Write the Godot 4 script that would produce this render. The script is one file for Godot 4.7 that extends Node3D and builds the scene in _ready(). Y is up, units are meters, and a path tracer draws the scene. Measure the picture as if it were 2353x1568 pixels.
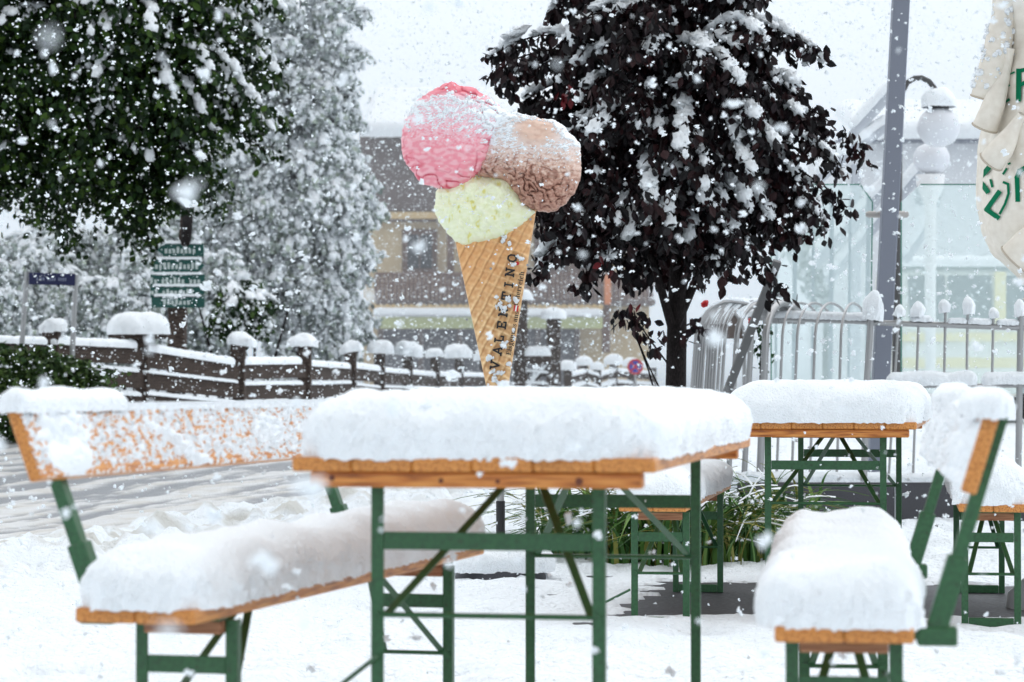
extends Node3D

const FOCAL := 5982.6
const EYE := 0.91
var cam_basis: Basis
var rng := RandomNumberGenerator.new()
var mats := {}
var nz := FastNoiseLite.new()
var nz2 := FastNoiseLite.new()


class Builder:
	var v := PackedVector3Array()
	var n := PackedVector3Array()
	var c := PackedColorArray()
	var ix := PackedInt32Array()
	var tint := Color.WHITE

	func tri(a: int, b: int, d: int) -> void:
		# front faces run clockwise
		var want := n[a] + n[b] + n[d]
		if (v[b] - v[a]).cross(v[d] - v[a]).dot(want) > 0.0:
			ix.append_array([a, d, b])
		else:
			ix.append_array([a, b, d])

	func put(p: Vector3, nn: Vector3) -> int:
		v.append(p)
		n.append(nn)
		c.append(tint)
		return v.size() - 1

	func flat(pts: Array, inside: Vector3) -> void:
		var nn: Vector3 = (pts[1] - pts[0]).cross(pts[2] - pts[0])
		if nn.length() < 1e-12:
			return
		nn = nn.normalized()
		if nn.dot(pts[0] - inside) < 0.0:
			nn = -nn
		var first := v.size()
		for p in pts:
			put(p, nn)
		for k in range(1, pts.size() - 1):
			tri(first, first + k, first + k + 1)

	func box(size: Vector3, t := Transform3D(), bev := 0.002) -> void:
		var h := size * 0.5
		bev = minf(bev, minf(h.x, minf(h.y, h.z)) * 0.45)
		var o := t.origin
		var p := func(sx: int, sy: int, sz: int, ax: int) -> Vector3:
			var q := Vector3(sx * h.x, sy * h.y, sz * h.z)
			if ax != 0:
				q.x -= sx * bev
			if ax != 1:
				q.y -= sy * bev
			if ax != 2:
				q.z -= sz * bev
			return t * q
		for s in [-1, 1]:
			flat([p.call(s, -1, -1, 0), p.call(s, 1, -1, 0), p.call(s, 1, 1, 0), p.call(s, -1, 1, 0)], o)
			flat([p.call(-1, s, -1, 1), p.call(1, s, -1, 1), p.call(1, s, 1, 1), p.call(-1, s, 1, 1)], o)
			flat([p.call(-1, -1, s, 2), p.call(1, -1, s, 2), p.call(1, 1, s, 2), p.call(-1, 1, s, 2)], o)
			for r in [-1, 1]:
				flat([p.call(s, r, -1, 0), p.call(s, r, 1, 0), p.call(s, r, 1, 1), p.call(s, r, -1, 1)], o)
				flat([p.call(s, -1, r, 0), p.call(s, 1, r, 0), p.call(s, 1, r, 2), p.call(s, -1, r, 2)], o)
				flat([p.call(-1, s, r, 1), p.call(1, s, r, 1), p.call(1, s, r, 2), p.call(-1, s, r, 2)], o)
				for q in [-1, 1]:
					flat([p.call(s, r, q, 0), p.call(s, r, q, 1), p.call(s, r, q, 2)], o)

	# a box between two points: w is its width across `side`, d its depth
	func bar(a: Vector3, b: Vector3, w: float, d: float, side := Vector3.RIGHT, bev := 0.002) -> void:
		var y := (b - a).normalized()
		var x := (side - y * side.dot(y)).normalized()
		box(Vector3(w, a.distance_to(b), d), Transform3D(Basis(x, y, x.cross(y)), (a + b) * 0.5), bev)

	func tube(path: Array, radii: Array, sides := 8, caps := true) -> void:
		var m := path.size()
		var ref := Vector3.UP
		var first := v.size()
		var dir0: Vector3 = (path[1] - path[0]).normalized()
		if absf(dir0.dot(ref)) > 0.9:
			ref = Vector3.RIGHT
		var x := (ref - dir0 * ref.dot(dir0)).normalized()
		for k in m:
			var d: Vector3 = (path[mini(k + 1, m - 1)] - path[maxi(k - 1, 0)]).normalized()
			x = (x - d * x.dot(d)).normalized()
			var y := d.cross(x)
			var r: float = radii[mini(k, radii.size() - 1)]
			for s in sides:
				var a := TAU * s / sides
				var o := x * cos(a) + y * sin(a)
				put(path[k] + o * r, o)
		for k in m - 1:
			for s in sides:
				var a := first + k * sides + s
				var b := first + k * sides + (s + 1) % sides
				tri(a, b, b + sides)
				tri(a, b + sides, a + sides)
		if caps:
			for e in [0, m - 1]:
				var ring := []
				for s in sides:
					ring.append(v[first + e * sides + s])
				flat(ring, path[1 if e == 0 else m - 2])

	# a grid of points, nu along and nv across; normals from its neighbours, turned to the side of `out`
	func grid(p: PackedVector3Array, nu: int, nv: int, out: Vector3, cols := PackedColorArray(), keep := PackedByteArray()) -> void:
		var first := v.size()
		for i in nu:
			for j in nv:
				var du := p[mini(i + 1, nu - 1) * nv + j] - p[maxi(i - 1, 0) * nv + j]
				var dv := p[i * nv + mini(j + 1, nv - 1)] - p[i * nv + maxi(j - 1, 0)]
				n.append(du.cross(dv))
		var total := Vector3.ZERO
		for k in range(first, n.size()):
			total += n[k]
		var sgn := -1.0 if total.dot(out) < 0.0 else 1.0
		for k in range(first, n.size()):
			n[k] = n[k].normalized() * sgn if n[k].length() > 1e-14 else out.normalized()
		v.append_array(p)
		if cols.size():
			c.append_array(cols)
		else:
			var fill := PackedColorArray()
			fill.resize(p.size())
			fill.fill(tint)
			c.append_array(fill)
		for i in nu - 1:
			for j in nv - 1:
				var a := i * nv + j
				if keep.size() and not (keep[a] or keep[a + 1] or keep[a + nv] or keep[a + nv + 1]):
					continue
				# same turn for the whole sheet
				if sgn < 0.0:
					ix.append_array([first + a, first + a + nv, first + a + 1, first + a + 1, first + a + nv, first + a + nv + 1])
				else:
					ix.append_array([first + a, first + a + 1, first + a + nv, first + a + 1, first + a + nv + 1, first + a + nv])

	func mesh(m: Material) -> ArrayMesh:
		var out := ArrayMesh.new()
		var a := []
		a.resize(Mesh.ARRAY_MAX)
		a[Mesh.ARRAY_VERTEX] = v
		a[Mesh.ARRAY_NORMAL] = n
		a[Mesh.ARRAY_COLOR] = c
		a[Mesh.ARRAY_INDEX] = ix
		out.add_surface_from_arrays(Mesh.PRIMITIVE_TRIANGLES, a)
		out.surface_set_material(0, m)
		return out


# ---------------------------------------------------------------- helpers

# the point d metres in front of the eye that stands at this place of the picture (2353 wide)
func at(x: float, y: float, d: float) -> Vector3:
	var r := cam_basis * Vector3((x - 1176.5) / FOCAL, -(y - 784.0) / FOCAL, -1.0)
	return Vector3(0, EYE, 0) + r * (d / -r.z)


func numbered(called: String, parent: Node) -> String:
	if not parent.has_node(called):
		return called
	var k := 1
	while parent.has_node("%s_%03d" % [called, k]):
		k += 1
	return "%s_%03d" % [called, k]


var counts := {}
func give_name(o: Node, called: String, parent: Node) -> void:
	var key := "%d/%s" % [parent.get_instance_id(), called]
	var k: int = counts.get(key, 0)
	counts[key] = k + 1
	o.name = called if k == 0 else "%s_%03d" % [called, k]
	parent.add_child(o, true)


func tag(o: Node, label: String, category := "", group := "", kind := "") -> void:
	o.set_meta("label", label)
	if category:
		o.set_meta("category", category)
	if group:
		o.set_meta("group", group)
	if kind:
		o.set_meta("kind", kind)


func thing(called: String, label: String, category: String, where := Vector3.ZERO, turn := 0.0, group := "") -> Node3D:
	var o := Node3D.new()
	give_name(o, called, self)
	o.position = where
	o.rotation.y = turn
	tag(o, label, category, group)
	return o


func put(called: String, mesh: Mesh, parent: Node, t := Transform3D(), kind := "") -> MeshInstance3D:
	var o := MeshInstance3D.new()
	o.mesh = mesh
	o.transform = t
	give_name(o, called, parent)
	if kind:
		o.set_meta("kind", kind)
	return o


func build(called: String, b: Builder, m: Material, parent: Node, kind := "") -> MeshInstance3D:
	return put(called, b.mesh(m), parent, Transform3D(), kind)


func boxed(called: String, size: Vector3, t: Transform3D, m: Material, parent: Node, bev := 0.002) -> MeshInstance3D:
	var b := Builder.new()
	b.box(size, Transform3D(), bev)
	return put(called, b.mesh(m), parent, t)


func many(called: String, mesh: Mesh, where: Array, tints: Array, parent: Node) -> MultiMeshInstance3D:
	var m := MultiMesh.new()
	m.transform_format = MultiMesh.TRANSFORM_3D
	m.use_colors = tints.size() > 0
	m.mesh = mesh
	m.instance_count = where.size()
	for k in where.size():
		m.set_instance_transform(k, where[k])
		if tints.size():
			m.set_instance_color(k, tints[k])
	var o := MultiMeshInstance3D.new()
	o.multimesh = m
	give_name(o, called, parent)
	o.set_meta("kind", "stuff")
	return o


func lin(r: float, g: float, b: float, a := 1.0) -> Color:
	return Color(r, g, b, a).linear_to_srgb()


func std(c: Color, rough := 0.7, spec := 0.5) -> StandardMaterial3D:
	var m := StandardMaterial3D.new()
	m.albedo_color = c
	m.roughness = rough
	m.metallic_specular = spec
	m.vertex_color_use_as_albedo = true
	return m


func noise_tex(freq: float, octaves: int, seed_: int, ramp: Array, size := 512, kind := FastNoiseLite.TYPE_SIMPLEX_SMOOTH) -> NoiseTexture2D:
	var f := FastNoiseLite.new()
	f.noise_type = kind
	f.frequency = freq
	f.fractal_octaves = octaves
	f.seed = seed_
	var t := NoiseTexture2D.new()
	t.width = size
	t.height = size
	t.seamless = true
	t.noise = f
	if ramp.size():
		var g := Gradient.new()
		var off := PackedFloat32Array()
		var col := PackedColorArray()
		for r in ramp:
			off.append(r[0])
			col.append(r[1])
		g.offsets = off
		g.colors = col
		t.color_ramp = g
	return t


func triplanar(m: StandardMaterial3D, scale: Vector3, world := false) -> void:
	m.uv1_triplanar = true
	m.uv1_world_triplanar = world
	m.uv1_scale = scale


func make_materials() -> void:
	var grey := [[0.0, Color.BLACK], [1.0, Color.WHITE]]
	var fine := noise_tex(0.06, 4, 3, grey)
	var snow := std(lin(0.885, 0.925, 0.955), 0.75, 0.3)
	snow.heightmap_enabled = true
	snow.heightmap_texture = fine
	snow.heightmap_scale = 0.6
	triplanar(snow, Vector3.ONE * 3.0, true)
	mats.snow = snow
	var trodden := std(lin(0.795, 0.84, 0.875), 0.8, 0.3)
	trodden.heightmap_enabled = true
	trodden.heightmap_texture = noise_tex(0.03, 5, 9, grey)
	trodden.heightmap_scale = 1.6
	triplanar(trodden, Vector3.ONE * 1.7, true)
	mats.ground_snow = trodden
	var fl := std(lin(0.93, 0.96, 0.98), 0.8, 0.2)
	fl.backlight_enabled = true
	fl.backlight = Color(0.9, 0.9, 0.9)
	mats.flake = fl
	mats.frost = std(lin(0.90, 0.935, 0.96), 0.8, 0.2)
	var wood_a := noise_tex(0.02, 5, 11, [[0.0, Color(0.42, 0.24, 0.11)], [0.22, Color(0.64, 0.38, 0.16)], [0.42, Color(0.76, 0.48, 0.22)], [0.6, Color(0.82, 0.56, 0.28)], [1.0, Color(0.87, 0.63, 0.35)]])
	var wood := std(Color.WHITE, 0.42)
	wood.albedo_texture = wood_a
	wood.heightmap_enabled = true
	wood.heightmap_texture = fine
	wood.heightmap_scale = 0.05
	triplanar(wood, Vector3(13, 13, 0.6))
	mats.wood = wood
	var across := std(Color(1.0, 0.97, 0.92), 0.42)
	across.albedo_texture = wood_a
	triplanar(across, Vector3(0.6, 8, 8))
	mats.wood_across = across
	var raw := std(Color(0.93, 0.88, 0.86), 0.8)
	raw.albedo_texture = noise_tex(0.02, 5, 21, [[0.0, Color(0.42, 0.28, 0.20)], [0.5, Color(0.66, 0.49, 0.37)], [1.0, Color(0.74, 0.60, 0.48)]])
	triplanar(raw, Vector3(0.6, 8, 8))
	mats.raw_wood = raw
	var green := std(Color.WHITE, 0.4, 0.5)
	green.albedo_texture = noise_tex(0.04, 5, 31, [[0.0, Color(0.30, 0.20, 0.13)], [0.10, Color(0.22, 0.20, 0.13)], [0.15, Color(0.135, 0.30, 0.18)], [0.5, Color(0.155, 0.345, 0.205)], [1.0, Color(0.18, 0.385, 0.225)]])
	triplanar(green, Vector3.ONE * 3.0)
	mats.green = green
	var dark := std(Color.WHITE, 0.85, 0.3)
	dark.albedo_texture = noise_tex(0.03, 5, 41, [[0.0, Color(0.13, 0.11, 0.10)], [0.5, Color(0.27, 0.23, 0.21)], [1.0, Color(0.42, 0.38, 0.35)]])
	triplanar(dark, Vector3(0.6, 3, 3))
	mats.dark_wood = dark
	var bark := std(Color.WHITE, 0.9, 0.3)
	bark.albedo_texture = noise_tex(0.05, 5, 43, [[0.0, Color(0.07, 0.06, 0.06)], [0.6, Color(0.15, 0.13, 0.13)], [1.0, Color(0.24, 0.21, 0.2)]])
	bark.heightmap_enabled = true
	bark.heightmap_texture = fine
	bark.heightmap_scale = 1.0
	triplanar(bark, Vector3(4, 1.2, 4), true)
	mats.bark = bark
	var steel := std(Color(0.62, 0.62, 0.62), 0.35, 0.5)
	steel.metallic = 0.75
	mats.steel = steel
	mats.grey_paint = std(Color(0.47, 0.49, 0.54), 0.5)
	var granite := std(Color.WHITE, 0.55)
	granite.albedo_texture = noise_tex(0.25, 3, 51, [[0.0, Color(0.12, 0.12, 0.13)], [0.5, Color(0.23, 0.23, 0.25)], [1.0, Color(0.46, 0.46, 0.48)]])
	triplanar(granite, Vector3.ONE * 2.0, true)
	mats.granite = granite
	var wet := std(Color.WHITE, 0.5, 0.4)
	wet.albedo_texture = noise_tex(0.1, 5, 53, [[0.0, Color(0.10, 0.10, 0.115)], [0.55, Color(0.20, 0.20, 0.22)], [1.0, Color(0.38, 0.38, 0.40)]])
	wet.heightmap_enabled = true
	wet.heightmap_texture = fine
	wet.heightmap_scale = 0.3
	triplanar(wet, Vector3.ONE * 0.7, true)
	mats.wet_paving = wet
	var slush := std(Color.WHITE, 0.4, 0.5)
	slush.heightmap_enabled = true
	slush.heightmap_texture = fine
	slush.heightmap_scale = 1.2
	triplanar(slush, Vector3.ONE * 1.3, true)
	mats.slush = slush
	mats.leaf = std(Color.WHITE, 0.5, 0.3)
	var lf := std(Color.WHITE, 0.55, 0.3)
	lf.backlight_enabled = true
	lf.backlight = Color(0.12, 0.16, 0.06)
	mats.green_leaf = lf
	var print_ := std(Color.WHITE, 0.4, 0.4)
	mats.print = print_
	mats.black = std(Color(0.06, 0.06, 0.07), 0.5)
	mats.red = std(Color(0.75, 0.06, 0.10), 0.4)
	mats.white = std(Color(0.9, 0.9, 0.9), 0.5)
	var cloth := std(Color.WHITE, 0.85, 0.2)
	cloth.albedo_texture = noise_tex(0.01, 3, 61, [[0.0, Color(0.83, 0.80, 0.75)], [1.0, Color(0.91, 0.89, 0.85)]])
	cloth.heightmap_enabled = true
	cloth.heightmap_texture = fine
	cloth.heightmap_scale = 0.05
	triplanar(cloth, Vector3.ONE * 4.0)
	mats.cloth = cloth
	mats.cloth_green = std(Color(0.03, 0.42, 0.29), 0.8, 0.2)
	mats.hem = std(Color(0.72, 0.68, 0.62), 0.9, 0.2)
	var glass := StandardMaterial3D.new()
	glass.albedo_color = Color(0.88, 0.96, 0.955, 0.5)
	glass.transparency = BaseMaterial3D.TRANSPARENCY_ALPHA
	glass.roughness = 0.05
	mats.glass = glass
	mats.glass_edge = std(Color(0.10, 0.42, 0.35), 0.2)
	mats.sign_green = std(Color(0.03, 0.28, 0.25), 0.5)
	mats.sign_blue = std(Color(0.05, 0.09, 0.30), 0.45)
	mats.globe = std(Color(0.84, 0.85, 0.87), 0.35)
	mats.pale_steel = std(Color(0.72, 0.74, 0.77), 0.5)
	mats.letter_grey = std(Color(0.72, 0.76, 0.75), 0.6)
	mats.old_wood = std(Color(0.43, 0.38, 0.37), 0.85, 0.3)
	mats.plaster = std(Color(0.82, 0.74, 0.60), 0.9, 0.2)
	mats.white_wall = std(Color(0.88, 0.89, 0.90), 0.9, 0.2)
	mats.pane = std(Color(0.13, 0.15, 0.19), 0.12, 0.5)
	mats.window_wood = std(Color(0.42, 0.31, 0.26), 0.7)
	mats.band = std(Color(0.74, 0.76, 0.56), 0.6)
	mats.orange = std(Color(0.85, 0.52, 0.32), 0.6)
	mats.awning = std(Color(0.83, 0.72, 0.52), 0.7)
	mats.van = std(Color(0.88, 0.89, 0.86), 0.3)
	mats.yellow = std(Color(0.90, 0.85, 0.58), 0.35)
	mats.mesh_panel = std(Color(0.40, 0.36, 0.34), 0.8)


# snow lying on a flat thing: a cushion with rounded, crumbly edges, its base at y 0
func cushion(hx: float, hz: float, thick: float, cell: float, sd: int, edge := 0.0, rough := 1.0, over := 0.012, slump := 0.0) -> Builder:
	var r := edge if edge > 0.0 else thick
	r = minf(r, minf(hx, hz) * 0.95)
	var axis := func(h: float) -> Array:
		var out := []
		var na := maxi(4, int(r * 1.6 / cell))
		var nf := maxi(1, int(2.0 * (h - r) / cell))
		for k in na:
			out.append(-(h - r) - r * cos(PI / 2 * k / na))
		for k in nf + 1:
			out.append(-(h - r) + 2.0 * (h - r) * k / nf)
		for k in na:
			out.append((h - r) + r * sin(PI / 2 * (k + 1) / na))
		return out
	var xs: Array = axis.call(hx)
	var zs: Array = axis.call(hz)
	var pts := PackedVector3Array()
	pts.resize(xs.size() * zs.size())
	nz.seed = sd
	nz2.seed = sd + 7
	var off := Vector3(sd * 3.1, 0, sd * 1.7)
	for i in xs.size():
		for j in zs.size():
			var x: float = xs[i]
			var z: float = zs[j]
			var ox := maxf(0.0, absf(x) - (hx - r)) / r
			var oz := maxf(0.0, absf(z) - (hz - r)) / r
			var rho := maxf(ox, oz)
			var dir := Vector3(ox * signf(x), 0, oz * signf(z))
			if rho > 0.0:
				dir = dir.normalized()
				var q := dir * rho * r
				x = clampf(x, -(hx - r), hx - r) + q.x
				z = clampf(z, -(hz - r), hz - r) + q.z
			var hh := pow(maxf(0.0, 1.0 - pow(rho, 2.4)), 1.0 / 2.4)
			var p := Vector3(x, hh * thick, z)
			p += dir * over * sin(PI * clampf(hh, 0, 1)) * rho
			var nn := (dir * rho * rho + Vector3.UP * (1.0 - rho * rho + 0.15)).normalized()
			var w := p + off
			var low := nz.get_noise_3dv(w * 6.0)
			var mid := nz2.get_noise_3dv(w * 26.0)
			var hi := nz.get_noise_3dv(w * 85.0)
			var lump := maxf(0.0, nz2.get_noise_3dv(w * 48.0 + Vector3(9, 9, 9)) - 0.12)
			p += nn * rough * (low * minf(0.013, thick * 0.11) + mid * 0.0024 * (0.6 + 0.4 * rho) + hi * 0.0036 * (0.2 + rho * rho) + lump * 0.014 * pow(rho, 6.0))
			if slump > 0.0:
				p.y -= slump * thick * maxf(0.0, nz.get_noise_2d(w.x * 3.0 + 40.0, w.z * 3.0)) * hh
			if rho > 0.999:
				p.y = -0.002 - absf(hi) * 0.008 * rough
				p += dir * 0.004
			pts[i * zs.size() + j] = p
	var b := Builder.new()
	b.grid(pts, xs.size(), zs.size(), Vector3.UP)
	return b


# a lumpy ball, unit size
func lump_mesh(rings: int, seg: int, amp: float, sd: int, m: Material) -> ArrayMesh:
	var pts := PackedVector3Array()
	nz.seed = sd
	for i in rings + 1:
		for j in seg + 1:
			var th := PI * i / rings
			var ph := TAU * (j % seg) / seg
			var d := Vector3(sin(th) * cos(ph), cos(th), sin(th) * sin(ph))
			pts.append(d * (0.5 + amp * nz.get_noise_3dv(d * 1.6 + Vector3(sd, 0, 0))))
	var b := Builder.new()
	b.grid(pts, rings + 1, seg + 1, Vector3.UP)
	for k in b.n.size():
		b.n[k] = b.v[k].normalized()
	# turn every face outward
	var idx := b.ix.duplicate()
	b.ix = PackedInt32Array()
	for k in range(0, idx.size(), 3):
		b.tri(idx[k], idx[k + 1], idx[k + 2])
	return b.mesh(m)


func flake_mesh() -> ArrayMesh:
	var b := Builder.new()
	var r := RandomNumberGenerator.new()
	r.seed = 77
	for k in 6:
		var o := Vector3(r.randf_range(-0.3, 0.3), r.randf_range(-0.3, 0.3), r.randf_range(-0.3, 0.3))
		var s := Vector3(r.randf_range(0.12, 0.38), r.randf_range(0.12, 0.34), r.randf_range(0.1, 0.3))
		var q := Basis.from_euler(Vector3(r.randf() * 6, r.randf() * 6, r.randf() * 6))
		var ax := [q * Vector3(s.x, 0, 0), q * Vector3(0, s.y, 0), q * Vector3(0, 0, s.z)]
		for sx in [-1, 1]:
			for sy in [-1, 1]:
				for sz in [-1, 1]:
					b.flat([o + ax[0] * sx, o + ax[1] * sy, o + ax[2] * sz], o)
	return b.mesh(mats.flake)


# a pointed, folded leaf that hangs from its origin down -y
func leaf_mesh(width: float, fold: float, curl: float, m: Material) -> ArrayMesh:
	var b := Builder.new()
	var rows := [[0.0, 0.02], [0.28, 0.8], [0.55, 1.0], [0.8, 0.55], [1.0, 0.0]]
	for s in [-1, 1]:
		var pts := PackedVector3Array()
		for r in rows:
			var y: float = -r[0]
			var bend: float = curl * r[0] * r[0]
			pts.append(Vector3(0, y, bend))
			pts.append(Vector3(s * width * r[1], y, bend + fold * r[1]))
		b.grid(pts, rows.size(), 2, Vector3(0, 0, 1))
	return b.mesh(m)


# ---------------------------------------------------------------- foliage

# Sprays of leaves from the trunk out to a crown whose outline, seen from the front, is r (metres) every 15 degrees from the right, counterclockwise.
# Returns [leaf places, leaf tints, snow places].
func sprays(middle: Vector3, r: Array, rz: float, how: Dictionary) -> Array:
	var leaves := []
	var tints := []
	var snow := []
	var twigs := Builder.new()
	var g := RandomNumberGenerator.new()
	g.seed = how.sd
	var n_r := r.size()
	for k in how.count:
		var phi := g.randf() * TAU
		var rho := sqrt(g.randf())
		var f := phi / TAU * n_r
		var rr: float = lerpf(r[int(f) % n_r], r[(int(f) + 1) % n_r], f - floorf(f))
		var face := 1.0 if g.randf() < how.front else -1.0
		var tip := middle + Vector3(cos(phi) * rho * rr, sin(phi) * rho * rr, face * sqrt(maxf(0.0, 1.0 - rho * rho)) * rz)
		tip = middle + (tip - middle) * g.randf_range(how.inner, 1.0)
		var rel := tip - middle
		var root := middle + Vector3(rel.x * 0.15, rel.y * 0.55 - how.rise * absf(rel.x) * 0.6, rel.z * 0.15)
		var len_ := root.distance_to(tip)
		var arch: float = how.arch * len_
		var droop: float = how.droop * len_
		root.y += droop * 0.3
		var path := func(t: float) -> Vector3:
			return root.lerp(tip, t) + Vector3.UP * (arch * 4.0 * t * (1.0 - t) - droop * (t * t - t * 0.6))
		var snowy: bool = g.randf() < how.snow
		var twig := []
		for s in 6:
			twig.append(path.call(0.25 + 0.15 * s))
		twigs.tube(twig, [how.twig * 1.6, how.twig], 4, false)
		for s in how.per:
			var t := sqrt(g.randf_range(0.10, 1.0))
			var p: Vector3 = path.call(t)
			var sp: float = how.spread * (1.2 - 0.6 * t)
			p += Vector3(g.randfn(0, sp), -absf(g.randfn(0, sp)) * 0.9 + sp * 0.15, g.randfn(0, sp))
			var size: float = how.leaf * g.randf_range(0.65, 1.25)
			var q := Basis.from_euler(Vector3(g.randfn(0, how.tilt), g.randf() * TAU, g.randfn(0, how.tilt)))
			leaves.append(Transform3D(q.scaled(Vector3.ONE * size), p))
			var c: Color = how.colors[g.randi() % how.colors.size()]
			tints.append(c * g.randf_range(0.65, 1.35))
			if g.randf() < how.leaf_snow:
				var ss := size * g.randf_range(0.25, 0.75)
				snow.append(Transform3D(Basis.from_euler(Vector3(g.randfn(0, 0.3), g.randf() * TAU, g.randfn(0, 0.5))).scaled(Vector3(ss, ss * g.randf_range(0.6, 1.6), ss * 0.8)), p + Vector3(0, size * -0.25, 0)))
		if snowy:
			var t := 0.30
			while t < 1.0:
				var p: Vector3 = path.call(t)
				var d: Vector3 = (path.call(t + 0.02) - p).normalized()
				if absf(d.y) < 0.95:
					var ss: float = how.clump * g.randf_range(0.6, 1.3) * (1.15 - 0.4 * t)
					var x := d
					var z := x.cross(Vector3.UP).normalized()
					var up := z.cross(x)
					snow.append(Transform3D(Basis(x * ss * 1.7, up * ss * g.randf_range(0.6, 0.95), z * ss * 1.1), p + Vector3(g.randfn(0, 0.2), 0.35, g.randfn(0, 0.3)) * ss))
				t += how.clump * 0.75 / maxf(len_, 0.05)
	return [leaves, tints, snow, twigs]


func outline(scale: float, px: Array) -> Array:
	return px.map(func(q): return q * scale)


func crown(t: Node3D, got: Array, leaf: Mesh, lump: Mesh, bark := true) -> void:
	if bark:
		build("twigs", got[3], mats.bark, t, "stuff")
	many("crown", leaf, got[0], got[1], t)
	if got[2].size():
		many("snow", lump, got[2], [], t)


# ---------------------------------------------------------------- furniture

func slab_snow(called: String, label: String, where: Vector3, turn: float, hx: float, hz: float, thick: float, cell: float, sd: int, edge: float, slump := 0.0) -> void:
	var b := cushion(hx, hz, thick, cell, sd, edge, 1.0, 0.014, slump)
	var o := put(called, b.mesh(mats.snow), self, Transform3D(Basis(Vector3.UP, turn), where))
	tag(o, label, "snow", "snow lying on tables and benches")


func leg_frame(parent: Node3D, v: float, half: float, top: float, bar_y: float, rod_y: float, into: float, foot: bool) -> void:
	var z := -v
	for s in [-1, 1]:
		var u := Builder.new()
		u.box(Vector3(0.026, top, 0.006), Transform3D(Basis(), Vector3(s * half, top / 2, z)), 0.0015)
		u.box(Vector3(0.005, top, 0.022), Transform3D(Basis(), Vector3(s * (half + 0.0095), top / 2, z - 0.0145)), 0.0015)
		u.tube([Vector3(s * half, rod_y, z + 0.003), Vector3(s * half, rod_y, z + 0.009)], [0.008], 8)
		build("leg", u, mats.green, parent)
	var c := Builder.new()
	c.box(Vector3(half * 2 - 0.027, 0.036, 0.005), Transform3D(Basis(), Vector3(0, bar_y, z - 0.001)), 0.0015)
	build("crossbar", c, mats.green, parent)
	var rod := Builder.new()
	rod.tube([Vector3(-half + 0.012, rod_y, z - 0.004), Vector3(half - 0.012, rod_y, z - 0.004)], [0.0055], 8)
	build("rod", rod, mats.green, parent)
	for s in [-1, 1]:
		var br := Builder.new()
		br.bar(Vector3(s * (half - 0.016), rod_y, z - 0.012), Vector3(s * 0.012, top - 0.003, z - into), 0.018, 0.005, Vector3.RIGHT, 0.001)
		build("brace", br, mats.green, parent)
	if foot:
		var ft := Builder.new()
		ft.box(Vector3(half * 2 - 0.028, 0.034, 0.02), Transform3D(Basis(), Vector3(0, 0.018, z - 0.002)), 0.002)
		build("foot_bar", ft, mats.green, parent)


func beer_table(label: String, where: Vector3, turn: float, w: float) -> Node3D:
	var t := thing("beer_table", label, "table", where, turn, "wooden beer garden tables")
	var boards := 6
	var bw := w / boards
	for k in boards:
		var h := rng.randf_range(-0.0008, 0.0008)
		boxed("board", Vector3(bw - 0.0012, 0.028, 2.2), Transform3D(Basis(), Vector3(-w / 2 + bw * (k + 0.5), 0.756 + h, -1.1 + rng.randf_range(-0.002, 0.002))), mats.wood, t, 0.004)
	for v in [0.05, 2.15]:
		boxed("end_batten", Vector3(w - 0.06, 0.031, 0.045), Transform3D(Basis(), Vector3(0, 0.7255, -v)), mats.wood_across, t, 0.004)
	for v in [0.185, 2.015]:
		boxed("leg_batten", Vector3(w - 0.295, 0.036, 0.04), Transform3D(Basis(), Vector3(0, 0.722, -v - (0.03 if v < 1 else -0.03))), mats.raw_wood, t, 0.003)
	leg_frame(t, 0.17, w / 2 - 0.135, 0.741, 0.597, 0.447, 0.50, false)
	leg_frame(t, 2.03, w / 2 - 0.135, 0.741, 0.597, 0.447, -0.50, false)
	return t


func knots(t: Node3D, spots: Array) -> void:
	var m := std(Color(0.40, 0.19, 0.09), 0.5)
	for q in spots:
		var b := Builder.new()
		b.tube([Vector3(q[0], q[1], q[2]), Vector3(q[0], q[1], q[2] + 0.0012)], [q[3]], 12)
		put("knot", b.mesh(m), t, Transform3D(Basis(), Vector3.ZERO))


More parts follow.
